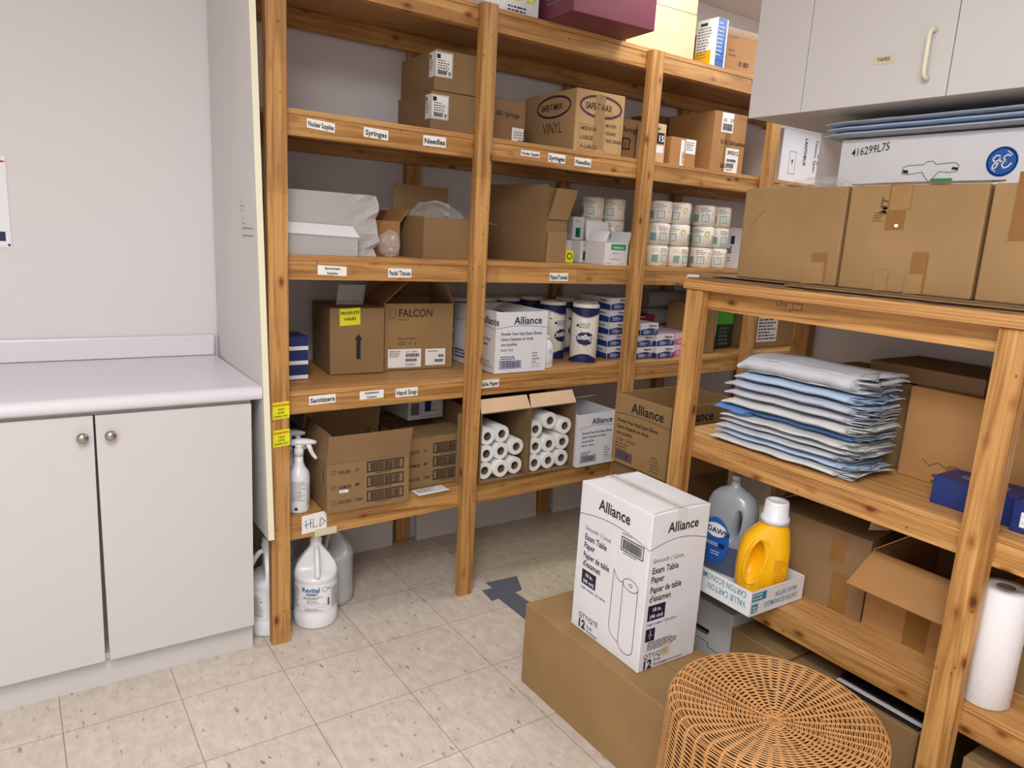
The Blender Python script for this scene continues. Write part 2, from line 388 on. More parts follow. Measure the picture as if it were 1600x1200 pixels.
# ------------------------------------------------------------------ cartons
def carton(name, A, ang, w, d, h, m, label, cat='box', group=None, tape=None, z=None):
    bm = NB(); box(bm, 0, w, 0, d, 0, h)
    o = obj(name, bm, m, None, A, math.radians(ang), bevel=.003)
    tag(o, label, cat, group)
    if tape:
        b2 = NB()
        if tape == 'y': box(b2, w/2-.025, w/2+.025, -.0008, d+.0008, h-.05, h+.0008)
        else: box(b2, -.0008, w+.0008, d/2-.025, d/2+.025, h-.05, h+.0008)
        obj('packing_tape', b2, TAPE, o)
    return o, {k: mapper(v) for k, v in frames(w, d, h).items()}
def open_carton(name, A, ang, w, d, h, m, label, flaps=(), fl=None, open_='T', cat='box', t=.004, mi=None, group=None, fill=None):
    mi = mi or CBI
    bm = NB()
    if open_ == 'T':
        box(bm, 0, w, 0, d, 0, t); box(bm, 0, w, 0, t, t, h); box(bm, 0, w, d-t, d, t, h); box(bm, 0, t, t, d-t, t, h); box(bm, w-t, w, t, d-t, t, h)
    else:
        box(bm, 0, w, d-t, d, 0, h); box(bm, 0, w, 0, d-t, 0, t); box(bm, 0, w, 0, d-t, h-t, h); box(bm, 0, t, 0, d-t, t, h-t); box(bm, w-t, w, 0, d-t, t, h-t)
    o = obj(name, bm, m, None, A, math.radians(ang)); tag(o, label, cat, group)
    L = fl or min(w, d)/2
    for (side, a, *rest) in flaps:
        ll = rest[0] if rest else L; ins = rest[1] if len(rest) > 1 else .004
        a = math.radians(a); b2 = NB()
        if open_ == 'T':
            z = Vector((0, 0, 1))
            P = {'F': ((0, 0, h), (w, 0, h), (0, -1, 0)), 'B': ((w, d, h), (0, d, h), (0, 1, 0)), 'L': ((0, d, h), (0, 0, h), (-1, 0, 0)), 'R': ((w, 0, h), (w, d, h), (1, 0, 0))}[side]
        else:
            z = Vector((0, -1, 0))
            P = {'T': ((0, 0, h), (w, 0, h), (0, 0, 1)), 'B': ((w, 0, 0), (0, 0, 0), (0, 0, -1)), 'L': ((0, 0, 0), (0, 0, h), (-1, 0, 0)), 'R': ((w, 0, h), (w, 0, 0), (1, 0, 0))}[side]
        out = Vector(P[2]); dd = z*math.cos(a)+out*math.sin(a); nn = out*math.cos(a)-z*math.sin(a)
        slab(b2, P[0], P[1], dd, nn, ll, .003, ins)
        obj('flap', b2, m, o)
    return o, {k: mapper(v) for k, v in frames(w, d, h).items()}
def alliance(o, F, f, w, h, lines, ic=INK, big=.15, bc=NAVY, sub=None, bar=True):
    """the printed glove case face: wordmark, curved rule, product lines and bar code"""
    s = w*big
    it = [('t', w*.34, h*.80, s*1.15, 'Alliance', ic, {'b': .014}), ('t', w*.34+s*4.55, h*.86, s*.3, 'TM', ic)]
    it.append(('c', [(w*t/12, h*(.73+.045*math.sin(math.pi*t/12))) for t in range(13)], w*.006, ic))
    y = h*.62
    for (sz, s_, b_) in lines:
        it.append(('t', w*.10, y, w*sz, s_, ic, {'b': b_, 'xs': .82})); y -= w*sz*1.15
    if bar:
        it += [('g', w*.10, h*.26, w*.30, 3, h*.035, ic), ('o', w*.09, h*.07, w*.42, h*.13, w*.008, bc), ('b', w*.11, h*.085, w*.38, h*.10, bc), ('g', w*.72, h*.30, w*.16, 4, h*.05, ic), ('o', w*.72, h*.07, w*.07, h*.06, .001, ic), ('o', w*.82, h*.07, w*.07, h*.06, .001, ic)]
    ink(o, F[f], it)
GL = [(.074, 'Powder Free Vinyl Exam Gloves', .010), (.074, "Gants d'examen en vinyle", .010), (.074, 'non poudrés', .010)]

# ------------------------------------------------------------------ the room
def struct(name, bm, m, **k):
    o = obj(name, bm, m, **k); o['kind'] = 'structure'; return o
b = NB(); box(b, -1.7, 4.4, -1.7, 3.0, -.1, 0); struct('floor', b, FLOOR)
b = NB(); box(b, -1.7, 4.4, -1.7, 3.0, 2.66, 2.76); struct('ceiling', b, CEIL)
b = NB(); box(b, -1.7, 4.4, 2.9, 3.0, 0, 2.66); struct('wall_back', b, WALL)
b = NB(); box(b, -1.7, -1.6, -1.6, 2.9, 0, 2.66); struct('wall_left', b, WALL)
b = NB(); box(b, -1.6, 4.4, -1.7, -1.6, 0, 2.66); struct('wall_front', b, WALL)
b = NB(); box(b, 2.30, 4.4, -1.6, 1.565, 0, 2.66); struct('wall_right', b, WALL)
b = NB(); box(b, 4.3, 4.4, 1.565, 2.9, 0, 2.66); struct('wall_alcove', b, WALL)

# panels leaning on the wall under the big shelves
def lean(name, x0, x1, y, h, label):
    b = NB(); hexa(b, [(x0, y-.03, 0), (x1, y-.03, 0), (x1, y-.014, 0), (x0, y-.014, 0), (x0, y, h), (x1, y, h), (x1, y+.016, h), (x0, y+.016, h)])
    tag(obj(name, b, LAMG), label, 'panel')
lean('laminate_panel', 1.07, 1.375, 2.88, .40, 'pale laminate panel leaning on the back wall behind the white jugs')
lean('laminate_panel', 1.50, 2.19, 2.88, .36, 'long pale laminate panel on the floor behind the middle shelf post')
lean('laminate_panel', 2.30, 2.62, 2.88, .40, 'pale laminate panel leaning behind the shelves, rightmost of the three on the floor')

# duct tape on the floor
t = empty('floor_tape', (1.57, 2.1, 0)); tag(t, 'grey duct tape stuck over the seam in the floor beside the tan carton', 'tape')
def fl(pts, zz):
    b = NB(); n = len(pts)
    lo = [b.verts.new((x, y, zz)) for x, y in pts]; hi = [b.verts.new((x, y, zz+.0012)) for x, y in pts]
    b.faces.new(hi); b.faces.new(lo[::-1])
    for i in range(n): b.faces.new((lo[i], lo[(i+1) % n], hi[(i+1) % n], hi[i]))
    o = obj('tape_strip', b, DUCT, t); o.location = (-1.57, -2.1, 0)
fl([(1.535, 1.74), (1.61, 1.74), (1.63, 2.0), (1.655, 2.02), (1.63, 2.04), (1.62, 2.25), (1.535, 2.25)], .0005)
fl([(1.50, 2.20), (1.66, 2.22), (1.71, 2.33), (1.56, 2.34), (1.56, 2.29), (1.51, 2.29)], .0008)

# ------------------------------------------------------------------ base cabinet and worktop at the left
cab = empty('base_cabinet', (.2, 2.3, 0)); tag(cab, 'white laminate base cabinet with two doors and round nickel knobs', 'cabinet')
def rel(o, root):
    o.parent = root; o.location = -root.location; return o
b = NB()
for q in ((-1.2, .606, 2.40, 2.88, .10, .874), (.589, .606, 2.30, 2.40, .10, .874), (-1.2, .589, 2.30, 2.40, .858, .874), (-1.2, .589, 2.30, 2.40, .10, .116), (-1.2, .609, 2.331, 2.88, 0, .0995)): box(b, *q)
rel(obj('cabinet_body', b, LAM), cab)
b = NB(); box(b, -1.2, .610, 2.322, 2.3305, 0.0, .098); rel(obj('kick_board', b, LAM), cab)
for (x0, x1, x0b, x1b, kx) in ((.1775, .604, .181, .604, .212), (-.255, .1725, -.255, .1685, .143), (-.70, -.262, -.70, -.262, -.30)):
    b = NB(); hexa(b, [(x0b, 2.280, .101), (x1b, 2.280, .101), (x1b, 2.2985, .101), (x0b, 2.2985, .101), (x0, 2.280, .860), (x1, 2.280, .860), (x1, 2.2985, .860), (x0, 2.2985, .860)])
    dr = rel(obj('door', b, LAM, bevel=.0015), cab)
    b = NB(); prof = [(.005, .0), (.005, .012), (.013, .017), (.0155, .022), (.0125, .027), (.006, .030), (.0006, .031)]
    for i, (r, q) in enumerate(prof): pass
    rings = [[b.verts.new((kx+r*math.cos(2*math.pi*k/24), 2.280-q, .803+r*math.sin(2*math.pi*k/24))) for k in range(24)] for r, q in prof]
    for A_, B_ in zip(rings, rings[1:]):
        for i in range(24): b.faces.new((A_[i], A_[(i+1) % 24], B_[(i+1) % 24], B_[i]))
    b.faces.new(rings[-1])
    kn = obj('knob', b, STEEL, dr, smooth=True); kn['label'] = 'round brushed nickel knob'
ct = empty('worktop', (-.3, 2.5, .876)); tag(ct, 'pale lilac-white laminate worktop with backsplash over the base cabinet', 'worktop')
b = NB()
ys = [(2.262, .876), (2.254, .884), (2.252, .895), (2.254, .906), (2.262, .914), (2.275, .9155), (2.87, .913), (2.87, .876)]
L0 = [b.verts.new((-1.25, y, z)) for y, z in ys]; R0 = [b.verts.new((.631, y, z)) for y, z in ys]
for i in range(8):
    f = b.faces.new((L0[i], R0[i], R0[(i+1) % 8], L0[(i+1) % 8])); f.smooth = i < 5
b.faces.new(L0[::-1]); b.faces.new(R0)
rel(obj('counter_slab', b, TOPM), ct)
b = NB(); box(b, -1.25, .629, 2.868, 2.899, .913, .990); rel(obj('backsplash', b, TOPM, bevel=.006), ct)

# notice at the left edge of the photo
nt_ = empty('notice_sheet', (-.08, 2.899, 1.43)); tag(nt_, 'white notice in a clear sleeve on the wall above the worktop', 'notice')
b = NB(); box(b, -.20, .019, 2.8965, 2.8985, 1.287, 1.572); rel(obj('sheet', b, PAPER), nt_)
mpn = mapper(((-.20, 2.8965, 1.287), (1, 0, 0), (0, 0, 1), (0, -1, 0)))
q = ink(nt_, mpn, [('e', .198, .268, .020, .0035, RED), ('r', .185, .02, .02, .03, NAVY), ('e', .213, .008, .004, .004, NAVY)]); q.location = -nt_.location

# ------------------------------------------------------------------ white end panel beside the shelving
pn = empty('end_panel', (.64, 2.5, .4)); tag(pn, 'tall white laminate side panel with cream front edge beside the shelving', 'panel')
def px_(z): return .656-.0262*z
b = NB(); z0, z1 = .405, 2.40
hexa(b, [(px_(z0), 2.252, z0), (px_(z0)+.0185, 2.252, z0), (.67, 2.895, z0), (.6505, 2.895, z0), (px_(z1), 2.252, z1), (px_(z1)+.0185, 2.252, z1), (.652, 2.895, z1), (.632, 2.895, z1)])
rel(obj('panel_board', b, LAMG), pn)
b = NB(); hexa(b, [(px_(z0), 2.2495, z0), (px_(z0)+.0185, 2.2495, z0), (px_(z0)+.0185, 2.252, z0), (px_(z0), 2.252, z0), (px_(z1), 2.2495, z1), (px_(z1)+.0185, 2.2495, z1), (px_(z1)+.0185, 2.252, z1), (px_(z1), 2.252, z1)])
e = rel(obj('edge_band', b, EDGE), pn); e['label'] = 'cream front edge strip'
mpp = mapper(((.6195, 2.42, 1.36), (.03, -1, 0), (-.0262, 0, 1), (-1, 0, 0)))
it = []
for (x, y, w) in ((.01, .115, .022), (.01, .10, .045), (.01, .088, .03), (.02, .06, .022), (.02, .048, .03), (.02, .034, .12), (.02, .030, .012), (.02, .012, .12), (.02, .006, .03)):
    it.append(('g', x, y, w, 1, .005, INK))
q = ink(pn, mpp, it, e=.004); q.location = -pn.location

# ------------------------------------------------------------------ big pine shelving unit
LZ = [.441, .876, 1.320, 1.760, 2.191]; TS = [.018, .012, 0, 0, 0]
def lev(i, x): return LZ[i]+TS[i]*(x-.73)
sh = empty('shelving_unit', (.66, 2.33, 0)); tag(sh, 'large pine shelving unit with five levels along the back wall', 'shelving')
for (xb, xt, w, ztop) in ((.668, .657, .063, 2.40), (1.402, 1.390, .060, 2.190), (2.185, 2.189, .065, 2.182), (2.985, 2.985, .064, 2.182), (3.70, 3.70, .064, 2.182)):
    b = NB(); hexa(b, [(xb, 2.290, 0), (xb+w, 2.290, 0), (xb+w, 2.3275, 0), (xb, 2.3275, 0), (xt, 2.290, ztop), (xt+w, 2.290, ztop), (xt+w, 2.3275, ztop), (xt, 2.3275, ztop)])
    rel(obj('post', b, WZ, bevel=.003), sh)
for x in (.70, 1.40, 2.205, 2.985, 3.70):
    b = NB(); box(b, x, x+.064, 2.861, 2.898, 0, 2.17); rel(obj('post', b, WZ, bevel=.002), sh)
for i, z in enumerate(LZ):
    z0, z1 = lev(i, .67), lev(i, 3.76); rh = .088 if i == 0 else .078
    b = NB(); hexa(b, [(.674, 2.328, z0-.016), (3.76, 2.328, z1-.016), (3.76, 2.895 if i < 4 else 2.895, z1-.016), (.674, 2.895, z0-.016), (.674, 2.328, z0), (3.76, 2.328, z1), (3.76, 2.895, z1), (.674, 2.895, z0)])
    # notch for rear posts is hidden; the board stops before them
    for v in b.verts:
        if v.co.y > 2.8: v.co.y = 2.860
    rel(obj('shelf_board', b, PLY), sh)
    for (xa, xc) in ((.674, 2.218), (2.2185, 3.76)):
        za, zc = lev(i, xa), lev(i, xc)
        for (ya, yc) in ((2.330, 2.366), (2.824, 2.860)):
            b = NB(); hexa(b, [(xa, ya, za-rh), (xc, ya, zc-rh), (xc, yc, zc-rh), (xa, yc, za-rh), (xa, ya, za-.0165), (xc, ya, zc-.0165), (xc, yc, zc-.0165), (xa, yc, za-.0165)])
            rel(obj('rail', b, WX, bevel=.002), sh)
def shelf_label(x0, z0, x1, z1, lines, m=LBL, tilt=0, lab=None, yy=2.3292, ic=INK, bold=.02, sz=None):
    """x0,z0 upper left; x1,z1 lower right, on the rail"""
    w, h = x1-x0, z0-z1
    b = NB(); hexa(b, [(0, 0, 0), (w, 0, tilt*w), (w, .0006, tilt*w), (0, .0006, 0), (0, 0, h), (w, 0, h+tilt*w), (w, .0006, h+tilt*w), (0, .0006, h)])
    o = obj('shelf_label', b, m, sh); o.location = Vector((x0, yy, z1))-sh.location
    if lab: o['label'] = lab
    mp = mapper(((0, 0, 0), (1, 0, tilt), (0, 0, 1), (0, -1, 0)))
    it = []; n = len(lines); s = sz or h*.74/max(1, n)
    for k, t_ in enumerate(lines):
        vs, _ = glyphs(t_, bold); wd = max([v[0] for v in vs]+[.01]); xs = min(1, w*.92/(wd*s))
        it.append(('t', w/2, h*(1-(k+.5)/n)-s*.36, s, t_, ic, {'b': bold, 'c': 1, 'xs': xs}))
    ink(o, mp, it)
y3 = 1.7285
shelf_label(.795, 1.738, .885, 1.710, ['Nuclear Supplies'], lab='label reading Nuclear Supplies', tilt=-.06)
shelf_label(.982, 1.736, 1.068, 1.705, ['Syringes'], lab='label reading Syringes', tilt=-.03)
shelf_label(1.197, 1.736, 1.285, 1.702, ['Needles'], lab='label reading Needles', tilt=.02)
shelf_label(1.602, 1.733, 1.688, 1.712, ['Nuclear Supplies'], lab='faded label reading Nuclear Supplies')
shelf_label(1.730, 1.735, 1.812, 1.703, ['Syringes'], lab='label reading Syringes')
shelf_label(1.858, 1.733, 1.942, 1.702, ['Needles'], lab='label reading Needles')
shelf_label(.832, 1.290, .930, 1.259, ['Sportswash', 'Supplies'], lab='two-line label reading Supplies', tilt=-.03)
shelf_label(1.080, 1.286, 1.168, 1.255, ['Facial Tissues'], lab='label reading Facial Tissues')
shelf_label(1.775, 1.284, 1.868, 1.252, ['PaperTowels'], lab='label reading PaperTowels')
shelf_label(2.56, 1.292, 2.64, 1.266, [' '], lab='torn blank label')
shelf_label(.805, .856, .897, .826, ['Sanitizers'], lab='label reading Sanitizers', tilt=.03)
shelf_label(.984, .860, 1.074, .830, ['Disinfection', 'Solution'], lab='label reading Disinfection Solution', tilt=.02)
shelf_label(1.120, .860, 1.208, .828, ['Hand Soap'], lab='label reading Hand Soap', tilt=.02)
shelf_label(1.472, .868, 1.562, .836, ['Table Paper'], lab='label reading Table Paper', tilt=.02)
def warn(x, z):
    b = NB(); w, h = .054, .056; hexa(b, [(0, 0, 0), (w, 0, .004), (w, .0006, .004), (0, .0006, 0), (0, 0, h), (w, 0, h+.003), (w, .0006, h+.003), (0, .0006, h)])
    o = obj('shelf_label', b, YEL, sh); o.location = Vector((x, 2.2885, z))-sh.location; o['label'] = 'yellow warning sticker on the left post'
    ink(o, mapper(((0, 0, 0), (1, 0, .07), (0, 0, 1), (0, -1, 0))), [('t', w/2, .042, .011, 'WARNING', RED, {'b': .02, 'c': 1}), ('t', w/2, .029, .009, 'HIGH', INK, {'b': .01, 'c': 1}), ('t', w/2, .018, .009, 'LEVEL', INK, {'b': .01, 'c': 1}), ('t', w/2, .006, .0088, 'DISINFECTANT', INK, {'b': .01, 'c': 1, 'xs': .75})])
warn(.672, .797); warn(.673, .705)
shelf_label(.780, .437, .868, .370, [' '], lab='white card marked HLD in pen', yy=2.3270, tilt=.08)
mp = mapper(((.785, 2.3262, .375), (1, 0, .08), (0, 0, 1), (0, -1, 0)))
q = ink(sh, mp, [('c', [(.008, .045), (.012, .012)], .002, NAVY), ('c', [(.024, .048), (.026, .012)], .002, NAVY), ('c', [(.004, .026), (.03, .03)], .002, NAVY), ('c', [(.036, .044), (.034, .012), (.052, .014)], .002, NAVY), ('c', [(.060, .040), (.058, .010), (.078, .024), (.062, .042)], .002, NAVY)]); q.location = -sh.location
q['label'] = 'handwritten HLD'
shelf_label(.825, .379, .905, .352, [' '], m=BEIGE, lab='torn beige tape label', yy=2.3262, tilt=.03)

# ------------------------------------------------------------------ pine rack at the right
X2 = 1.738; R2 = [(1.296, .030), (.849, .016), (.439, .016)]
rk = empty('storage_rack', (1.74, .6, 0)); tag(rk, 'pine storage rack against the right wall with three shelves', 'shelving')
for y0 in (1.482, .617, -.26):
    b = NB(); box(b, 1.700, 1.7365, y0, y0+.062, 0, 1.2955); rel(obj('post', b, WZ, bevel=.003), rk)
    b = NB(); box(b, 2.258, 2.295, y0, y0+.062, 0, 1.2955); rel(obj('post', b, WZ, bevel=.003), rk)
for k, (z, th) in enumerate(R2):
    top = k == 0
    b = NB(); box(b, 1.692 if top else X2, 2.296 if top else 2.256, -.27, 1.552, z if top else z-th, z+th if top else z)
    rel(obj('shelf_board', b, PLYY, bevel=.002), rk)
    zr = z if top else z-th
    for (xa, xc) in ((X2, X2+.034), (2.222, 2.2565)):
        b = NB(); box(b, xa, xc, -.26, 1.544, zr-.058, zr-.0005); rel(obj('rail', b, WY, bevel=.002), rk)
    for y0 in (1.50, .63, -.25):
        b = NB(); box(b, X2+.0345, 2.2215, y0, y0+.034, zr-.058, zr-.0005); rel(obj('cross_rail', b, WX), rk)
q = ink(rk, mapper(((X2, 1.25, 1.262), (0, -1, 0), (0, 0, 1), (-1, 0, 0))), [('t', 0, .012, .018, 'S-P-F', INKB), ('o', .052, .008, .03, .018, .002, INKB)]); q.location = -rk.location
# flattened cardboard on top of the rack
b = NB()
for k, (x0, ya, yc, z) in enumerate(((1.690, 1.540, -.2, 1.3265), (1.705, 1.50, -.2, 1.3305), (1.685, 1.20, -.2, 1.3345), (1.72, 1.53, -.2, 1.3385))):
    n = 40; rnd = random.Random(k)
    fr = [(x0+rnd.uniform(-.004, .006), ya+(yc-ya)*i/n) for i in range(n+1)]
    lo = [b.verts.new((x, y, z)) for x, y in fr]; hi = [b.verts.new((x, y, z+.0035)) for x, y in fr]
    lb = [b.verts.new((2.29, y, z)) for x, y in fr]; hb = [b.verts.new((2.29, y, z+.0035)) for x, y in fr]
    for i in range(n):
        b.faces.new((lo[i], lo[i+1], hi[i+1], hi[i])); b.faces.new((hi[i], hi[i+1], hb[i+1], hb[i])); b.faces.new((lo[i], lb[i], lb[i+1], lo[i+1]))
tag(obj('flattened_carton', b, CB3), 'flattened corrugated cardboard lying on top of the pine rack under the cartons', 'cardboard')

# three brown cartons on top of the rack
def topbox(y0, y1, label, tapes, extra=None):
    w = y1-y0
    bm = NB(); box(bm, 0, .26, 0, w, 0, .248)
    o = tag(obj('carton', bm, CB2, None, (1.738, y0, 1.3425), bevel=.004), label, 'box')
    F = mapper(((0, w, 0), (0, -1, 0), (0, 0, 1), (-1, 0, 0)))
    for k_, (u, v, tw, th, m) in enumerate(tapes): label_on(o, (lambda a, b_, e_=0, F=F, k_=k_: F(a, b_, e_+.0006*(k_+1))), u, v, tw, th, m, name='tape_strip', rot=.06)
    return o, F, w
o, F, w = topbox(1.086, 1.396, 'brown carton topped with crumpled plastic, farthest of the three on the rack', [(.235, .005, .045, .075, TAPE), (.215, .0, .06, .055, CTAPE)])
ink(o, F, [('c', [(.03, .14), (.05, .17), (.075, .19)], .001, INKB)])
b = NB(); rnd = random.Random(5); n = 14
g = [[b.verts.new((1.75+.22*i/n, 1.13+.20*j/n, 1.594+.028*math.sin(math.pi*i/n)*math.sin(math.pi*j/n)+rnd.uniform(0, .010))) for j in range(n+1)] for i in range(n+1)]
for i in range(n):
    for j in range(n): b.faces.new((g[i][j], g[i+1][j], g[i+1][j+1], g[i][j+1]))
tag(obj('plastic_film', b, FILM), 'crumpled clear plastic film lying on the farthest carton on the rack', 'plastic film')
o, F, w = topbox(.762, 1.078, 'brown carton with tape patches and lifted flap, middle of three on the rack', [(.100, .145, .045, .105, TAPE), (.105, .19, .048, .058, CTAPE), (.095, 0, .032, .05, CTAPE), (.178, .0, .036, .095, TAPE), (.170, .0, .04, .045, CTAPE)])
ink(o, F, [('t', .100, .178, .03, 'MT', INKB, {'rot': 1.45, 'b': .01}), ('g', .068, .182, .026, 4, .006, INKB), ('e', .128, .155, .005, .004, PAPER, .002)])
b = NB(); slab(b, (0, 0, .2490), (0, w, .2490), (.12, 0, .014), (0, 0, 1), .14, .003, .03); obj('flap', b, CB3, o)
o, F, w = topbox(.43, .754, 'brown carton cut by the right edge of the photo, nearest of three on the rack', [(.045, .13, .04, .14, TAPE)])

# long white equipment box standing behind the cartons
o, F = carton('equipment_box', (2.03, .50, 1.343), 0, .25, .81, .405, CBW, 'long white carton marked with pen digits, slotted handle and a round blue emblem', 'box')
f = F['L']   # u from the far end
ink(o, f, [('t', .036, .356, .031, '416299L75', INK, {'xs': .80, 'sl': .10})], name='pen_digits')
ink(o, f, [('c', [(0.191, 0.304), (0.193, 0.321), (0.208, 0.326), (0.246, 0.326), (0.255, 0.334), (0.271, 0.334), (0.279, 0.326), (0.324, 0.329), (0.337, 0.322), (0.335, 0.307), (0.315, 0.304), (0.288, 0.307), (0.279, 0.294), (0.266, 0.282), (0.255, 0.294), (0.246, 0.307), (0.208, 0.302), (0.191, 0.304)], .0022, INKG),
           ('p', [(0.193, 0.307), (0.208, 0.304), (0.208, 0.313), (0.194, 0.315)], INK), ('p', [(0.319, 0.312), (0.335, 0.309), (0.335, 0.316), (0.322, 0.318)], INK),
           ], name='handle_outline')
ink(o, f, [('r', .272, .264, .054, .026, GREEN), ('g', .280, .272, .038, 1, .012, INK),
           ], name='green_sticker')
ink(o, f, [('e', .405, .248, .03, .012, RED)], name='red_mark')
ink(o, f, [('e', .436, .326, .036, .036, BLUE), ('c', [(.436+.0325*math.cos(a*math.pi/16), .326+.0325*math.sin(a*math.pi/16)) for a in range(33)], .0022, PAPER),
           ('e', .436, .326, .0295, .0295, BLUE, .0002)], name='emblem')
def fe(a, b_, e=0): return f(a, b_, e+.0012)
sc = .036
g1 = [(-.12, .38), (-.38, .42), (-.58, .18), (-.45, -.02), (-.22, .10), (-.10, .34), (-.16, .0), (-.34, -.42), (-.56, -.44), (-.48, -.16), (-.12, -.02), (.02, .06)]
g2 = [(.50, .34), (.30, .46), (.08, .26), (.22, .06), (.42, .04), (.16, .02), (.02, -.20), (.18, -.44), (.44, -.34), (.62, -.10)]
ink(o, fe, [('c', [(.436+x*sc, .326+y*sc) for x, y in g1], .0032, PAPER), ('c', [(.436+x*sc, .326+y*sc) for x, y in g2], .0032, PAPER),
            ('c', [(.436+.026*math.cos(a), .326+.026*math.sin(a)) for a in (.6, .8, 1.0, 1.2)], .002, PAPER), ('c', [(.436+.026*math.cos(a), .326+.026*math.sin(a)) for a in (3.7, 3.9, 4.1, 4.3)], .002, PAPER)], name='emblem_letters')

# ------------------------------------------------------------------ folded linens
def cloth_slab(bm, x0, x1, y0, y1, z0, th, seed, wob=.004, ruf=.02, mi=0, droop=0):
    ny, nc = 30, 16; rings = []
    for j in range(ny+1):
        t = j/ny; y = y0+(y1-y0)*t; ring = []
        for k in range(nc):
            a = 2*math.pi*k/nc; c, s = math.cos(a), math.sin(a); kk = (abs(c)**2.5+abs(s)**2.5)**(-1/2.5)
            X = (x0+x1)/2+(x1-x0)/2*c*kk; Z = th/2+th/2*s*kk
            endk = max(0, 1-t*6)+max(0, (t-.93)*14)
            nz = NO.noise(Vector((X*7, y*8, 3.1)))*wob*1.7
            zz = z0+Z*(1-.55*min(1, max(0, (t-.93)*14)))+nz+NO.noise(Vector((X*45, seed*7.7, t*3)))*ruf*.16*max(0, 1-t*6)
            xx = X+NO.noise(Vector((y*14, seed*5, 1)))*wob*2.2*(1 if c < 0 else .3)
            yy = y+(NO.noise(Vector((X*24, seed*9, 2)))*ruf*max(0, 1-t*5))
            zz -= droop*max(0, 1-(X-x0)/.04)
            ring.append(bm.verts.new((xx, yy, zz)))
        rings.append(ring)
    for A_, B_ in zip(rings, rings[1:]):
        for i in range(nc):
            f = bm.faces.new((A_[i], A_[(i+1) % nc], B_[(i+1) % nc], B_[i])); f.smooth = True; f.material_index = mi
    bm.faces.new(rings[0]).material_index = mi; bm.faces.new(rings[-1][::-1]).material_index = mi
def folded(x0, x1, y0, y1, z0, th, m, m2, seed, label, group=None, layers=4, cat='sheet'):
    b = NB(); cloth_slab(b, x0, x1, y0+.035, y1, z0, th, seed, ruf=.03)
    o = tag(obj('folded_sheet', b, m), label, cat, group)
    b = NB(); rnd = random.Random(seed); lt = th/layers
    for k in range(layers):
        cloth_slab(b, x0+.012+rnd.uniform(0, .015), x1-.005, y0+rnd.uniform(-.012, .02), y1-.03, z0+k*lt+.0005, lt*.8, seed*10+k, ruf=.035)
    obj('folded_edge', b, m2, o)
    return o
stack = [  # from the bottom: thickness, cloth, offsets, label
 (.019, CW, 0, 'pale grey folded sheet at the very bottom of the linen stack'),
 (.0145, CLB, .006, 'light blue folded sheet, second from the bottom of the linen stack'),
 (.0165, CG, .0, 'grey folded sheet just above the lower light blue one in the linen stack'),
 (.013, CG, .008, 'thin grey folded sheet, fourth from the bottom of the linen stack'),
 (.0165, CW, .003, 'pale grey folded sheet, fifth from the bottom of the linen stack'),
 (.0145, CB_, .030, 'deeper blue folded sheet peeking out at the left of the linen stack'),
 (.025, CW, .0, 'pale grey folded sheet above the deeper blue one in the linen stack'),
 (.0225, CG, .004, 'grey folded sheet, fourth from the top of the linen stack'),
 (.024, CGB, .002, 'grey-blue folded sheet, third from the top of the linen stack'),
 (.024, CLB, .006, 'light blue folded sheet directly under the top of the linen stack'),
 (.052, CG, .0, 'large grey folded sheet on top of the linen stack')]
z = .8535
for k, (th, m, dx, lb) in enumerate(stack):
    y1 = 1.425-.022*min(k, 4)*.3-(.030 if k > 8 else 0)-(.01 if k == 10 else 0); y0 = .970+random.uniform(-.01, .012)+(.012 if k < 3 else 0)
    folded(1.742+dx, 1.935, y0, y1, z, th, m, m if m is not CB_ else CLB, k+3, lb, layers=4)
    if m is CB_:
        b = NB(); cloth_slab(b, 1.734, 1.85, 1.31, y1+.022, z-.001, th+.002, 77); q_ = obj('bunched_corner', b, CB_, bpy.data.objects[[o_.name for o_ in COL.objects if o_.name.startswith('folded_sheet')][-1]])
    z += th+.0034
# pads of folded blue linen on the white box
for k, (th, dy) in enumerate(((.014, .0), (.013, .012), (.012, .004))):
    b = NB(); cloth_slab(b, 1.985, 2.27, .46, 1.345-dy, 1.7515+k*.0165, th, 60+k, wob=.0015, ruf=.01)
    tag(obj('folded_pad', b, [CGB, CLB, CGB][k]), ['lowest blue-grey folded pad on the long white carton', 'middle light blue folded pad on the long white carton', 'top blue-grey folded pad on the long white carton'][k], 'linen', 'blue-grey pads under the wall cabinet')

# ------------------------------------------------------------------ wall cabinet
wc = empty('wall_cabinet', (2.1, .8, 1.82)); tag(wc, 'white wall cabinet above the pine rack with a bow handle and TAPES label', 'cabinet')
b = NB(); box(b, 1.938, 2.299, -.6, 1.568, 1.819, 2.60); rel(obj('cabinet_body', b, LAMG), wc)
b = NB(); box(b, 1.9205, 1.9375, 1.386, 1.568, 1.817, 2.60); rel(obj('filler_panel', b, LAMG, bevel=.001), wc)
for (y0, y1) in ((.982, 1.383), (.578, .979), (.17, .575)):
    b = NB(); box(b, 1.9195, 1.9375, y0, y1, 1.817, 2.60); d_ = rel(obj('door', b, LAMG, bevel=.001), wc)
    hy = y0+.047
    pts = [(1.9195, hy, 1.862), (1.903, hy, 1.862), (1.895, hy, 1.868), (1.892, hy, 1.880), (1.892, hy, 1.955), (1.895, hy, 1.968), (1.903, hy, 1.974), (1.9195, hy, 1.974)]
    b = NB(); tube(b, pts, .0055, 12); h_ = obj('handle', b, EDGE, d_); h_['label'] = 'cream plastic bow handle'
    if y0 > .9:
        f = mapper(((1.9195, 1.186, 1.915), (0, -1, 0), (0, 0, 1), (-1, 0, 0)))
        label_on(d_, f, 0, 0, .066, .021, BEIGE, [('t', .033, .007, .013, 'TAPES', INK, {'c': 1})], name='tape_label', lab='aged label reading TAPES', rot=-.02)

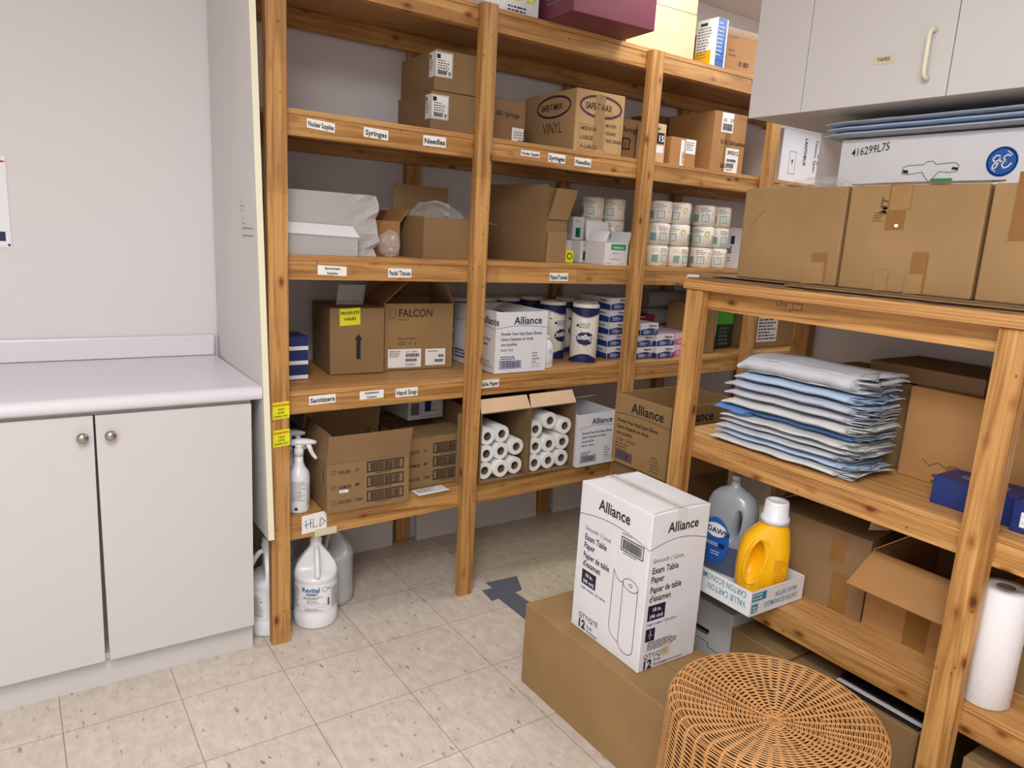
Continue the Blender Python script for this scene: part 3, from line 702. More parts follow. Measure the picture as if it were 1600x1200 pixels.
# ------------------------------------------------------------------ top level of the big shelves
ZT = 2.1915
def zt(i, x): return lev(i, x)+.0006
o, F = carton('carton', (1.42, 2.345, ZT), 0, .235, .30, .16, CBW, 'white carton with yellow print on the top level at the left of the burgundy box')
ink(o, F['F'], [('t', .06, .045, .05, 'MED 27', YEL, {'b': .02}), ('g', .10, .02, .10, 2, .012, INK)])
o, F = carton('carton', (1.672, 2.165, ZT), -3.2, .372, .42, .17, BURG, 'burgundy box jutting out over the edge of the top shelf')
ink(o, F['L'], [('g', .25, .12, .12, 6, .014, INKG)])
# two cream cartons stacked
o, F = carton('carton', (2.09, 2.35, ZT), -2, .375, .40, .175, CREAM, 'cream carton with a torn corner, lower of two on the top shelf')
label_on(o, F['F'], .005, .115, .055, .045, CB, name='torn_patch', lab='torn brown corner')
o, F = carton('carton', (2.10, 2.352, ZT+.177), -2, .365, .40, .17, CREAM, 'cream carton stacked on the torn one on the top shelf')
ink(o, F['F'], [('g', .12, .05, .11, 2, .02, INKB)])
# blue and white box
o, F = carton('carton', (2.612, 2.352, ZT), 2, .072, .115, .205, PAPER, 'narrow box with blue front and yellow-white side on the top shelf')
ink(o, F['F'], [('r', .002, .002, .058, .201, BLUE), ('r', .004, .06, .05, .004, NAVY), ('g', .008, .18, .04, 9, .016, PAPER), ('r', .004, .03, .05, .004, NAVY)])
ink(o, F['L'], [('r', .0, .015, .09, .06, YPL), ('g', .01, .165, .085, 11, .012, INKG), ('r', .02, .178, .04, .012, DGRN)])
o, F = carton('carton', (2.735, 2.40, ZT), -4, .26, .30, .20, CBO, 'orange-brown carton with white taped top on the top shelf near the wall cabinet')
ink(o, F['F'], [('t', .085, .045, .028, 'O BD', INK, {'b': .02}), ('r', 0, .165, .26, .033, CTAPE), ('g', .02, .10, .05, 2, .02, INKB), ('c', [(.03, .16), (.06, .16), (.06, .17)], .002, INK)])

# ------------------------------------------------------------------ fourth level
Z3 = LZ[3]+.0006
def white_ship(o, F, u, v, w=.068, h=.082):
    L_ = label_on(o, F['F'], u-.000, v, w, h, LBL, [('r', .006, h-.022, .014, .014, INK), ('o', .002, .002, w-.004, h-.004, .0012, INK), ('g', .010, h-.030, .045, 5, .008, INK), ('b', .010, .008, .036, .012, INK), ('r', .052, .008, .009, .012, INKG)], name='shipping_label')
    label_on(o, F['L'], .30-.045, v, .045, h, LBL, [('r', .006, h-.022, .010, .014, INK), ('g', .006, h-.030, .032, 5, .008, INK)], name='shipping_label')
o, F = carton('carton', (1.262, 2.405, Z3), -3, .19, .30, .139, CB, 'brown carton with white corner label, lower of two on the upper shelf'); white_ship(o, F, .0, .045)
o, F = carton('carton', (1.272, 2.405, Z3+.141), -3, .18, .30, .136, CB, 'brown carton with white corner label, upper of two on the upper shelf'); white_ship(o, F, .0, .045)
o, F = carton('carton', (1.475, 2.47, Z3), 0, .235, .30, .165, CB, 'brown syringe carton with clear film on top, left of the oval-logo box')
ink(o, F['F'], [('t', .10, .105, .024, 'BD Syringe', INK, {'b': .01})]); label_on(o, F['F'], .175, .0, .055, .068, LBL, [('g', .01, .05, .06, 3, .01, INKG), ('b', .03, .010, .05, .015, INK)], name='shipping_label')
b = NB(); rnd = random.Random(8)
g = [[b.verts.new((1.49+.20*i/12, 2.49+.2*j/8, Z3+.168+rnd.uniform(0, .018))) for j in range(9)] for i in range(13)]
for i in range(12):
    for j in range(8): b.faces.new((g[i][j], g[i+1][j], g[i+1][j+1], g[i][j+1]))
tag(obj('plastic_film', b, FILM), 'crumpled clear film lying on the syringe carton on the upper shelf', 'plastic film')
# glove case with oval logo
o, F = carton('carton', (1.872, 2.362, Z3), -2, .245, .37, .236, cardboard('lit_tan_cardboard', (186, 152, 106)), 'tan vinyl glove case, paled as lit, with an oval wordmark on two sides')  # lighter board colour carries the light falling on its front
for f_, x0, s_ in ((F['F'], .02, 1.0), (F['L'], .10, 1.12)):
    c = [(x0+.105*s_+.104*s_*math.cos(a*math.pi/16), .178+.040*math.sin(a*math.pi/16)) for a in range(33)]
    ink(o, f_, [('c', c, .009, mat('violet_ink', (62, 44, 70), .6)), ('t', x0+.028*s_, .166, .034, 'SAFE-T-MAX', INK, {'b': .02, 'xs': .70*s_})])
ink(o, F['L'], [('t', .15, .075, .062, 'VINYL', INKB, {'xs': .8})])
ink(o, F['F'], [('t', .03, .084, .021, 'MEDIUM', INKB, {'b': .01}), ('t', .03, .050, .021, 'LARGE', INKB, {'b': .01}), ('t', .03, .016, .021, 'X-LARGE', INKB, {'b': .01})] +
    [('t', .155, .136-.029*k, .018, t_, INKB, {'b': .01, 'xs': .85}) for k, t_ in enumerate(('PETIT', 'MOYEN', 'GRAND', 'TRES GRAND'))] + [('o', .022, .006, .085, .10, .001, INKB), ('o', .150, .006, .080, .15, .001, INKB)])
label_on(o, F['F'], .095, .02, .05, .20, CTAPE, name='tape_strip', lab='strip of clear tape with torn label')
o, F = carton('carton', (2.15, 2.50, Z3), 0, .25, .26, .185, CB2, 'tan syringe carton with a square symbol, behind the third post')
ink(o, F['F'], [('t', .10, .13, .030, 'Syringe', INK, {'b': .01}), ('o', .10, .055, .045, .05, .006, INK), ('t', .112, .066, .03, '1', INK, {'b': .03})])
o, F = carton('carton', (2.325, 2.385, Z3), 0, .072, .105, .165, CBL, 'slim pale carton with black number patch right of the third post')
ink(o, F['F'], [('t', .010, .140, .018, 'nge', INK, {'b': .01}), ('r', .018, .082, .045, .046, INK), ('t', .026, .092, .036, '15', PAPER, {'b': .02}), ('r', .016, .045, .045, .030, LBL)])
o, F = carton('carton', (2.418, 2.372, Z3), -2, .155, .20, .120, CBO, 'small orange-brown carton with a taped strip on the upper shelf')
label_on(o, F['F'], .060, 0, .022, .112, LBL, [('t', .018, .012, .016, 'syringes', INK, {'rot': 1.57})], name='tape_strip', lab='white tape with handwriting')
label_on(o, F['F'], .088, .058, .062, .060, LBL, [('g', .006, .045, .045, 4, .010, NAVY)], name='paper_label')
o, F = carton('carton', (2.672, 2.365, Z3), -3, .21, .30, .262, CBO, 'tall orange-brown carton with bar code labels left of the fourth post')
ink(o, F['F'], [('t', .050, .125, .026, 'O BD Saf-Lantine', INK, {'b': .012, 'xs': .85}), ('r', .075, .0, .035, .258, TAPE), ('t', .062, .02, .025, '200', INK, {'b': .02}), ('o', .155, .235, .04, .012, .001, INK)])
label_on(o, F['F'], .045, .175, .075, .085, LBL, [('t', .012, .045, .022, '01   37', INK), ('b', .008, .008, .06, .030, INK)], name='shipping_label')
label_on(o, F['F'], .090, .0, .085, .110, LBL, [('t', .010, .082, .024, '393312', INK, {'b': .02}), ('b', .010, .05, .06, .012, INK), ('b', .008, .022, .05, .022, INK), ('g', .01, .012, .05, 1, .01, INK)], name='shipping_label')
o, F = carton('carton', (2.60, 2.68, Z3), 0, .36, .16, .265, CB3, 'dark carton with printed stripes behind the tall orange-brown one')
ink(o, F['F'], [('r', .02, .20-.035*k, .30, .008, INK) for k in range(4)])
o, F = carton('carton', (3.25, 2.42, Z3), 2, .40, .30, .262, CBW, 'white carton with print running downwards in the bay behind the fourth post')
ink(o, F['F'], [('t', .325, .235, .040, 'Emerging Medical', NAVY, {'rot': -1.57, 'b': .02, 'xs': .8}), ('t', .285, .235, .034, 'Nemo Spec', NAVY, {'rot': -1.57}), ('t', .19, .235, .034, 'LANTHEUS', NAVY, {'rot': -1.57, 'b': .02, 'xs': .8}), ('o', .07, .05, .055, .11, .002, NAVY), ('p', [(.09, .12), (.105, .12), (.0975, .09)], NAVY)])

# ------------------------------------------------------------------ third level
Z2 = LZ[2]+.0006
# white carton lying on its side, front flap folded out
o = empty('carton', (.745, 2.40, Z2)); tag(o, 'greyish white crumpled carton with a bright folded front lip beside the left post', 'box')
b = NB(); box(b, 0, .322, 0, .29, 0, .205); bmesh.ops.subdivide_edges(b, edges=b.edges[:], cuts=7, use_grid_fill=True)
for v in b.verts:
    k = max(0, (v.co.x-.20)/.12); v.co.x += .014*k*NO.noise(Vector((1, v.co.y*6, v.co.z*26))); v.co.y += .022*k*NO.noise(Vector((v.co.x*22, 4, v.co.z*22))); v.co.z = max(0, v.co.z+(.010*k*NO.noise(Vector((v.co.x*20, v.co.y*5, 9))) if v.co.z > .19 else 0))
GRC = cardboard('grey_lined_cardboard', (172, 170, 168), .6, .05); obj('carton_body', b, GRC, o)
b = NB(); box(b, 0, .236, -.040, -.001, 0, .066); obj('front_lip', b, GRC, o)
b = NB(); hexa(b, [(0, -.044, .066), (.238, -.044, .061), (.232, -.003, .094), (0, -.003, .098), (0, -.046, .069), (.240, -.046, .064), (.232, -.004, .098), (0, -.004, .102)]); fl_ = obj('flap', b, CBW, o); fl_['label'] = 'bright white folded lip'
# small open carton with bag
open_carton('carton', (1.105, 2.50, Z2), 4, .100, .15, .125, CBO, 'small tan carton with an open flap right of the white carton', [('R', 38, .058), ('B', -60, .08)])[0]
def crumple(cx, cy, z, rx, ry, rz, seed, label, name='plastic_bag', n=22):
    b = NB(); rings = []
    for i in range(n//2+1):
        p = math.pi*i/(n//2)-math.pi/2; r = []
        for k in range(n):
            a = 2*math.pi*k/n; q = 1+.22*NO.noise(Vector((math.cos(a)*2.2, math.sin(a)*2.2, p*2.2+seed)))+.10*NO.noise(Vector((math.cos(a)*7, math.sin(a)*7, p*7+seed)))
            r.append(b.verts.new((cx+rx*q*math.cos(a)*math.cos(p), cy+ry*q*math.sin(a)*math.cos(p), z+rz+max(-rz, rz*q*math.sin(p)))))
        rings.append(r)
    for A_, B_ in zip(rings, rings[1:]):
        for k in range(n): b.faces.new((A_[k], A_[(k+1) % n], B_[(k+1) % n], B_[k]))
    return tag(obj(name, b, FILM), label, 'plastic bag')
crumple(1.135, 2.445, Z2, .042, .032, .045, 1, 'crumpled clear plastic bag in front of the small tan carton')
o, F = open_carton('carton', (1.25, 2.405, Z2), 3, .25, .24, .148, CB, 'open brown carton stuffed with clear plastic beside the second post', [('B', -2, .12), ('R', 100, .08)])
crumple(1.365, 2.53, Z2+.085, .11, .09, .060, 4, 'crumpled clear plastic bulging from the open brown carton')
# tall brown carton with open right side
o, F = open_carton('carton', (1.790, 2.392, Z2), 12, .125, .34, .295, CB, 'tall brown carton turned sideways with tattered open flaps', [('L', 178, .01)])
b = NB(); box(b, -.0045, -.0005, .0, .34, .0, .305); obj('side_panel', b, CB, o)
b = NB(); slab(b, (.0, -.003, .172), (.125, -.003, .172), (.12, -.25, 1), (0, -1, 0), .125, .003, .0); obj('flap', b, CB2, o)
b = NB(); slab(b, (.0, -.004, .0), (.118, -.004, .0), (.03, -.02, 1), (0, -1, 0), .125, .003, .0); obj('flap', b, CB2, o)
label_on(o, F['F'], .035, .0, .018, .12, TAPE, name='tape_strip')
o, F = carton('carton', (1.935, 2.44, Z2), 0, .042, .06, .052, YEL, 'tiny yellow-green box beside the tattered carton')
ink(o, F['F'], [('e', .021, .028, .014, .014, DGRN), ('e', .021, .028, .009, .009, YEL, .0004)])
def gel(A, w, d, h, ang, label):
    o, F = carton('carton', A, ang, w, d, h, CBW, label, group=None)
    ink(o, F['F'], [('r', w*.25, h*.12, w*.4, h*.42, GREEN), ('b', w*.28, h*.15, w*.34, h*.34, DGRN), ('g', w*.2, h*.85, w*.5, 2, h*.08, INKG)])
gel((1.985, 2.55, Z2), .068, .13, .094, 0, 'small white box with green bar code, lower left of the gel boxes')
gel((2.056, 2.49, Z2), .052, .13, .094, 0, 'small white box with green bar code next to the open gel box')
gel((2.060, 2.56, Z2+.0955), .065, .12, .10, 0, 'small white box with green bar code standing on another')
o, F = open_carton('carton', (2.075, 2.355, Z2), 2, .135, .12, .094, CBW, 'open white box with a green printed header band', [('B', 8, .085), ('L', -30, .05), ('R', 18, .05)], mi=CBW)
ink(o, F['F'], [('r', .035, .064, .085, .024, GREEN), ('t', .048, .070, .013, 'Healthline Gel', PAPER, {'b': .015, 'xs': .8}), ('g', .045, .048, .05, 1, .008, INKG), ('g', .03, .024, .08, 1, .006, INKG), ('g', .01, .006, .04, 1, .006, INKG), ('g', .09, .006, .035, 1, .006, INKG)])
b = NB(); box(b, 1.985, 2.075, 2.846, 2.859, LZ[2]+.001, 1.64); tag(obj('laminate_panel', b, LAMG), 'narrow pale board standing behind the toilet rolls', 'panel')

# toilet rolls
def toilet_roll():
    R_, H_ = .0520, .0955
    b = NB(); loft(b, [(0, 0, 0, R_-.006, R_-.006, 2), (0, 0, .005, R_, R_, 2), (0, 0, H_-.005, R_, R_, 2), (0, 0, H_, R_-.007, R_-.007, 2), (0, 0, H_-.001, .02, .02, 2), (0, 0, H_-.012, .018, .018, 2)], 36)
    o = obj('toilet_roll', b, PAPERW)
    mp = cylmap(R_)
    ink(o, mp, [('r', -.018, .018, .034, .036, TEALP), ('b', -.015, .022, .028, .028, PAPER), ('g', -.024, .078, .05, 3, .008, INKG), ('e', .045, .06, .012, .014, YELP), ('g', -.02, .006, .036, 1, .006, TEAL), ('r', -.062, .018, .028, .034, TEALP), ('g', -.065, .074, .04, 2, .01, YELP), ('r', .075, .018, .034, .036, TEALP), ('e', -.10, .055, .013, .015, YELP)])
    return o
PAPERW = mat('wrapped_tissue', (236, 228, 216), .35, coat=.3); TEALP = mat('pale_teal_ink', (124, 164, 154), .5); YELP = mat('pale_yellow_ink', (214, 200, 120), .5)
proto = toilet_roll(); n = 0
cols = [(2.452, 2.43, 3, 'first column from the third post'), (2.562, 2.415, 3, 'second column from the third post'), (2.735, 2.42, 3, 'third column from the third post'), (2.850, 2.425, 3, 'rightmost front column'),
        (2.50, 2.53, 3, 'back row left'), (2.66, 2.53, 3, 'back row middle'), (2.80, 2.535, 3, 'back row right'), (2.035, 2.66, 0, ''), (2.17, 2.64, 0, '')]
for (x, y, k, nm) in cols:
    for j in range(k):
        o = proto if n == 0 else copy_tree(proto); n += 1
        o.location = (x+random.uniform(-.003, .003), y+random.uniform(-.003, .003), Z2+j*.0965); o.rotation_euler = (0, 0, -2.1+random.uniform(-.9, .9))
        tag(o, 'printed wrapped toilet roll, %s layer, %s' % (('bottom', 'middle', 'top')[j], nm), 'toilet roll', 'toilet rolls on the middle shelf')
for (x, y, j, nm) in ((2.09, 2.745, 2, 'top roll left of the third post, smaller looking at the rear'), (2.215, 2.62, 2, 'top roll close left of the third post'), (2.215, 2.62, 1, 'middle roll close left of the third post'), (2.215, 2.62, 0, 'bottom roll close left of the third post'),
                      (2.09, 2.745, 1, 'middle roll behind the small gel boxes'), (2.09, 2.745, 0, 'bottom roll behind the small gel boxes'), (2.327, 2.60, 2, 'top roll directly behind the third post'), (2.327, 2.60, 1, 'middle roll directly behind the third post'), (2.327, 2.60, 0, 'bottom roll directly behind the third post')):
    o = copy_tree(proto); o.location = (x, y, Z2+j*.0965); o.rotation_euler = (0, 0, -2.1+random.uniform(-.8, .8)); tag(o, 'printed wrapped '+nm, 'toilet roll', 'toilet rolls on the middle shelf')
o, F = carton('carton', (2.935, 2.44, Z2), 0, .20, .22, .20, CBW, 'white carton with dark lettering right of the toilet rolls')
ink(o, F['F'], [('t', .004, .075, .05, 'ol', NAVY, {'b': .03}), ('r', .03, .12, .03, .04, NAVY), ('g', .0, .05, .05, 2, .014, INK)])

# ------------------------------------------------------------------ second level
def z1(x): return lev(1, x)+.0008
# blue tissue boxes
for k, nm in enumerate(('bottom', 'middle', 'top')):
    b = NB(); box(b, 0, .185, 0, .115, 0, .050); o = obj('tissue_box', b, NAVC, None, (.675, 2.50, z1(.75)+.0515*k), bevel=.001)
    tag(o, 'navy blue tissue box with white band behind the left post, %s of three' % nm, 'tissue box', 'navy tissue boxes by the left post')
    ink(o, mapper(((0, 0, 0), (1, 0, 0), (0, 0, 1), (0, -1, 0))), [('r', .0, .001, .1849, .014, PAPER)], name='white_band')
    ink(o, mapper(((.185, 0, 0), (0, 1, 0), (0, 0, 1), (1, 0, 0))), [('r', .0, .001, .1149, .014, PAPER)], name='white_band')
o, F = carton('carton', (.952, 2.531, z1(1.05)), -6, .205, .265, .245, CB, 'brown carton with black up arrow and yellow note')
ink(o, F['F'], [('r', .098, .055, .016, .075, INK), ('p', [(.090, .128), (.122, .128), (.106, .148)], INK)])
ink(o, F['L'], [('t', .02, .15, .028, 'FRAGILE', INKB), ('g', .06, .08, .10, 2, .02, INKB)])
label_on(o, F['F'], .036, .180, .076, .062, YEL, [('t', .038, .040, .0145, 'PRODUITS', INK, {'c': 1, 'b': .02}), ('t', .038, .018, .0145, 'VARIÉS', INK, {'c': 1, 'b': .02})], name='sticky_note', lab='bright yellow note reading PRODUITS VARIES', rot=.06)
b = NB(); slab(b, (0, 0, 0), (.105, 0, 0), (.18, .1, 1), (0, 1, 0), .075, .002, 0)
tag(obj('plastic_pouch', b, FILM, None, (.995, 2.59, z1(1.0)+.252)), 'clear plastic pouch sticking up from the arrow carton', 'pouch')
o, F = open_carton('carton', (1.172, 2.545, z1(1.3)), -6, .283, .25, .256, CB2, 'brown lab supply carton with peaked open top and two labels', [('B', -35, .10), ('R', -25, .13), ('L', -48, .14)])
ink(o, F['F'], [('t', .055, .205, .042, 'FALCON', INK, {'b': .005, 'xs': .85}), ('g', .055, .192, .07, 1, .008, INKB), ('o', .02, .20, .025, .036, .002, INKB), ('t', .055, .118, .012, 'Non-pyrogenic', INK), ('g', .055, .105, .04, 2, .008, INK), ('e', .105, .100, .004, .004, INKB), ('r', .125, .094, .004, .014, INKB)])
label_on(o, F['F'], .015, .008, .135, .072, LBL, [('g', .006, .062, .05, 4, .007, INK), ('t', .07, .058, .009, 'CAT. 353093', INK), ('b', .072, .040, .056, .014, INK), ('b', .072, .022, .045, .012, INK), ('g', .072, .012, .05, 2, .006, INK)], name='shipping_label')
label_on(o, F['F'], .168, .012, .085, .066, LBL, [('g', .01, .055, .07, 1, .007, INK), ('b', .055, .032, .024, .010, INK), ('b', .04, .012, .036, .012, INK)], name='shipping_label')
# white glove case
o, F = open_carton('carton', (1.540, 2.334, z1(1.65)), -1, .243, .335, .240, CBW, 'white vinyl glove case with open dark top beside the second post', [('L', -100, .07), ('R', -120, .06)], mi=CBW)
alliance(o, F, 'F', .243, .240, GL+[(.062, 'Small | Petit', 0)], NAVY)
ink(o, F['L'], [('t', .23, .19, .040, 'Alliance', INK, {'b': .014}), ('c', [(.02, .175), (.12, .186), (.22, .186), (.33, .172)], .0015, INK), ('t', .17, .125, .017, 'Powder Free Vinyl', INK, {'b': .01}), ('t', .17, .105, .017, "Gants d'examen", INK, {'b': .01}), ('g', .02, .05, .12, 3, .014, INK), ('o', .02, .02, .06, .03, .002, NAVY), ('g', .25, .04, .07, 3, .01, INKG)])
# white bottle with green base print
b = NB(); loft(b, [(0, 0, 0, .028, .020, 2.4), (0, 0, .004, .031, .023, 2.4), (0, 0, .080, .031, .023, 2.2), (0, 0, .098, .027, .020, 2), (0, 0, .112, .016, .014, 2), (0, 0, .118, .011, .011, 2)], 28)
o = tag(obj('squeeze_bottle', b, WPL, None, (1.822, 2.380, z1(1.83))), 'small white squeeze bottle with green grass print beside the white glove case', 'bottle')
b = NB(); loft(b, [(0, 0, .118, .0105, .0105, 2), (0, 0, .134, .0095, .0095, 2), (0, 0, .138, .006, .006, 2)], 20); obj('cap', b, WPL, o)
def em(a, b_, e=0): return Vector((.0318*math.cos(-1.5+a/.030), .0238*math.sin(-1.5+a/.030), b_))
ink(o, em, [('p', [(-.03, .004), (-.02, .004), (-.01, .004), (0, .004), (.01, .004), (.02, .004), (.02, .048), (.01, .034), (0, .026), (-.01, .020), (-.03, .016)], LGRN), ('g', -.004, .078, .02, 3, .008, DGRN)])
# kitchen towel rolls
def towel_roll():
    R_, H_ = .0590, .258
    b = NB(); loft(b, [(0, 0, 0, R_-.006, R_-.006, 2), (0, 0, .006, R_, R_, 2), (0, 0, H_-.006, R_, R_, 2), (0, 0, H_, R_-.005, R_-.005, 2), (0, 0, H_-.001, .022, .022, 2), (0, 0, H_-.02, .020, .020, 2)], 48)
    o = obj('towel_roll', b, TWRAP)
    mp = cylmap(R_); it = []; N = 36; C = 2*math.pi*R_
    for i in range(N):
        u0, u1 = C*i/N-C/2, C*(i+1)/N-C/2
        a0 = .212-.010*math.cos(2*math.pi*(i*2)/N); a1 = .212-.010*math.cos(2*math.pi*(i*2+2)/N)
        c0 = .030+.014*math.cos(2*math.pi*(i*2)/N); c1 = .030+.014*math.cos(2*math.pi*(i*2+2)/N)
        it += [('p', [(u0, a0), (u1, a1), (u1, .242), (u0, .242)], NAVY), ('p', [(u0, .005), (u1, .005), (u1, c1), (u0, c0)], NAVY), ('p', [(u0, a0-.004), (u1, a1-.004), (u1, a1-.002), (u0, a0-.002)], NAVY)]
    o2 = ink(o, mp, it, name='printed_bands')
    for c in (0, C/2):
        it = []; rnd = random.Random(3)
        for k in range(22):
            a = 2*math.pi*k/22; l = rnd.uniform(.036, .056)
            it.append(('p', [(c+.03*math.cos(a-.16), .110+.022*math.sin(a-.16)), (c+l*.85*math.cos(a), .110+l*.72*math.sin(a)), (c+.03*math.cos(a+.16), .110+.022*math.sin(a+.16))], NAVY))
        for q in range(14):
            x0, x1 = -.040+.080*q/14, -.040+.080*(q+1)/14; y0, y1 = .027*math.sqrt(max(0, 1-(x0/.0401)**2)), .027*math.sqrt(max(0, 1-(x1/.0401)**2))
            it.append(('p', [(c+x0, .110-y0-.0003), (c+x1, .110-y1-.0003), (c+x1, .110+y1+.0003), (c+x0, .110+y0+.0003)], NAVY))
        it += [('g', c-.028, .172, .056, 3, .008, NAVY), ('e', c-.036, .165, .006, .006, NAVY)]
        ink(o, mp, it, name='logo')
        ink(o, mp, [('t', c+.037, .121, .033, 'Elegant', PAPER, {'rot': math.pi, 'b': .02, 'xs': .75})], name='wordmark', e=.0022)
    return o
TWRAP = mat('wrapped_towel', (236, 232, 220), .4, coat=.3, bump=.2, bscale=120)
pt = towel_roll()
TR = [(2.070, 2.440, -2.2, 'white and navy paper towel roll at the very front beside the white glove case'), (2.155, 2.548, -1.1, 'white and navy paper towel roll right of the front one, logo turned away'), (1.985, 2.565, -1.3, 'white and navy paper towel roll behind and left of the front one'),
      (2.160, 2.680, -1.4, 'white and navy paper towel roll half hidden behind the front one'), (1.86, 2.745, -2.0, 'navy-topped paper towel roll behind the right half of the white glove case'), (1.735, 2.745, -1.5, 'navy-topped paper towel roll behind the middle of the white glove case'),
      (1.612, 2.765, -2.4, 'navy-topped paper towel roll by the second post, behind the glove case'), (2.01, 2.770, -2.0, 'navy-topped paper towel roll in the rear row, rightmost')]
for k, (x, y, a, lb) in enumerate(TR):
    o = pt if k == 0 else copy_tree(pt); o.location = (x, y, z1(x)); o.rotation_euler = (0, 0, a+math.pi/2-math.pi/2)
    tag(o, lb, 'paper towel roll', 'paper towel rolls on the second shelf')
# glove boxes
def glove_box(m=None):
    w, d, h = .112, .22, .0545
    b = NB(); box(b, 0, w, 0, d, 0, h); o = obj('glove_box', b, m or CBW, bevel=.001)
    f = mapper(((0, 0, 0), (1, 0, 0), (0, 0, 1), (0, -1, 0)))
    bc = BLUEG if m is None else PINK
    ink(o, f, [('p', [(.001, .001), (.111, .001), (.111, .024), (.08, .031), (.05, .032), (.001, .025)], bc), ('t', .05, .038, .0155, 'Alliance', NAVY, {'b': .02}), ('r', .082, .006, .020, .020, ORG), ('g', .02, .020, .05, 3, .006, PAPER)])
    f = mapper(((0, d, 0), (0, -1, 0), (0, 0, 1), (-1, 0, 0)))
    ink(o, f, [('p', [(.001, .001), (.219, .001), (.219, .024), (.11, .033), (.001, .024)], bc), ('t', .14, .036, .016, 'Alliance', NAVY, {'b': .02})])
    return o
BLUEG = mat('box_blue', (34, 62, 128), .45)
gp = glove_box(); gk = glove_box(mat('pink_white_card', (232, 200, 216), .5)); used = set()
def place_g(src, x, y, j, lb, a=0, j0=0):
    o = src if src.name not in used else copy_tree(src); used.add(src.name)
    o.location = (x, y, z1(x)+.0555*j+j0); o.rotation_euler = (0, 0, a); tag(o, lb, 'glove box', 'small glove boxes on the second shelf'); return o
nm = ['bottom', 'second', 'third', 'fourth', 'fifth', 'top']
for j in range(5):
    place_g(gp, 2.222+.002*(j % 2), 2.450+(.006 if j % 2 else 0), j, 'white and navy exam glove box, %s in the stack left of the third post' % (nm[j] if j < 4 else 'topmost'))
for j in range(3): place_g(gp, 2.345+(.012 if j == 2 else 0), 2.395-(.008 if j == 2 else 0), j, 'white and navy exam glove box, %s of three just right of the third post' % ('bottom', 'middle', 'top')[j])
for j in range(2): place_g(gp, 2.465, 2.375+.01*j, j, 'white and navy exam glove box, %s of the pair between two stacks' % ('lower', 'upper')[j])
for j in range(2): place_g(gk, 2.60, 2.40, j, 'pink and white exam glove box, %s of two behind the rack post' % ('lower', 'upper')[j])
b = NB(); box(b, 0, .22, 0, .12, 0, .052); o = tag(obj('glove_box', b, mat('dark_red_card', (132, 44, 56), .5), None, (2.50, 2.66, z1(2.5)+.111), bevel=.001), 'dark red glove box lying behind the white and navy ones', 'glove box')
ink(o, mapper(((0, 0, 0), (1, 0, 0), (0, 0, 1), (0, -1, 0))), [('g', .04, .042, .12, 1, .01, PAPER)])
b = NB(); box(b, 0, .23, 0, .125, 0, .110); tag(obj('carton', b, CB3, None, (2.495, 2.655, z1(2.5)), bevel=.001), 'dark carton under the dark red glove box', 'box')
for k, (x, y, z_) in enumerate(((2.76, 2.775, .006), (2.76, 2.775, .097), (2.76, 2.775, .188))):
    b = NB(); tube(b, [(0, 0, .045), (.30, 0, .045)], .045, 20); tag(obj('couch_roll', b, mat('grey_roll', (170, 172, 176), .8), None, (x-.02, y, z1(x)+z_)), ('lowest', 'middle', 'upper')[k]+' grey paper roll lying in the dark bay behind the rack post', 'paper roll', 'grey rolls in the third bay')
o, F = carton('carton', (2.86, 2.40, z1(2.86)), 14, .035, .26, .235, CB2, 'narrow tan carton on edge left of the fourth post')
o, F = carton('carton', (2.935, 2.50, z1(3.0)), 0, .20, .22, .20, mat('black_green_card', (30, 44, 34), .4), 'black and green carton with white label behind the fourth post')
ink(o, F['F'], [('r', .05, .125, .149, .07, LGRN), ('g', .10, .10, .08, 5, .02, INKG)]); label_on(o, F['F'], .02, .07, .05, .11, LBL, [('b', .008, .01, .03, .09, INK)], name='paper_label')
o, F = open_carton('carton', (3.20, 2.44, z1(3.3)), 0, .38, .24, .175, CB2, 'open brown carton with black-lettered label right of the fourth post', [('B', 10, .08), ('L', -50, .10), ('R', -35, .12)])
label_on(o, F['F'], .06, .03, .17, .135, LBL, [('g', .01, .115, .15, 7, .017, INK)], name='paper_label')

# ------------------------------------------------------------------ lowest level
def z0_(x): return lev(0, x)+.0008
def spray(A, rz, label):
    root = empty('spray_bottle', A, rz); tag(root, label, 'spray bottle', 'white spray bottles')
    b = NB(); loft(b, [(0, 0, 0, .034, .034, 2), (0, 0, .005, .0375, .0375, 2), (0, 0, .120, .0375, .0375, 2), (0, 0, .138, .035, .035, 2), (0, 0, .148, .030, .030, 2), (0, 0, .158, .022, .022, 2), (0, 0, .176, .016, .016, 2), (0, 0, .200, .0145, .0145, 2)], 36); obj('bottle', b, WPL, root)
    b = NB(); loft(b, [(0, 0, .198, .0165, .0165, 2), (0, 0, .222, .0165, .0165, 2), (0, 0, .226, .012, .012, 2)], 24); obj('collar', b, WPL, root)
    b = NB()
    pts = [(-.032, 0, .240), (-.020, 0, .244), (.0, 0, .246), (.025, 0, .246), (.045, 0, .244), (.058, 0, .242)]
    tube(b, pts, [.006, .013, .016, .0135, .010, .007], 14, flat=.85); loft(b, [(0, 0, .222, .013, .012, 2.5), (0, 0, .24, .014, .012, 2.5)], 20)
    obj('sprayer_head', b, WPL, root)
    b = NB(); tube(b, [(.030, 0, .238), (.038, 0, .220), (.044, 0, .205), (.054, 0, .190), (.060, 0, .184)], [.007, .006, .0055, .005, .004], 10, flat=1.3); obj('trigger', b, WPL, root)
    ink(root, cylmap(.0375, a0=-2.0), [('g', -.012, .112, .05, 12, .006, INKG), ('g', .042, .10, .018, 10, .008, INKG), ('r', .0, .012, .010, .010, INK)])
    return root
spray((.785, 2.375, z0_(.78)), -.25, 'front white spray bottle with grey printed label on the lowest shelf')
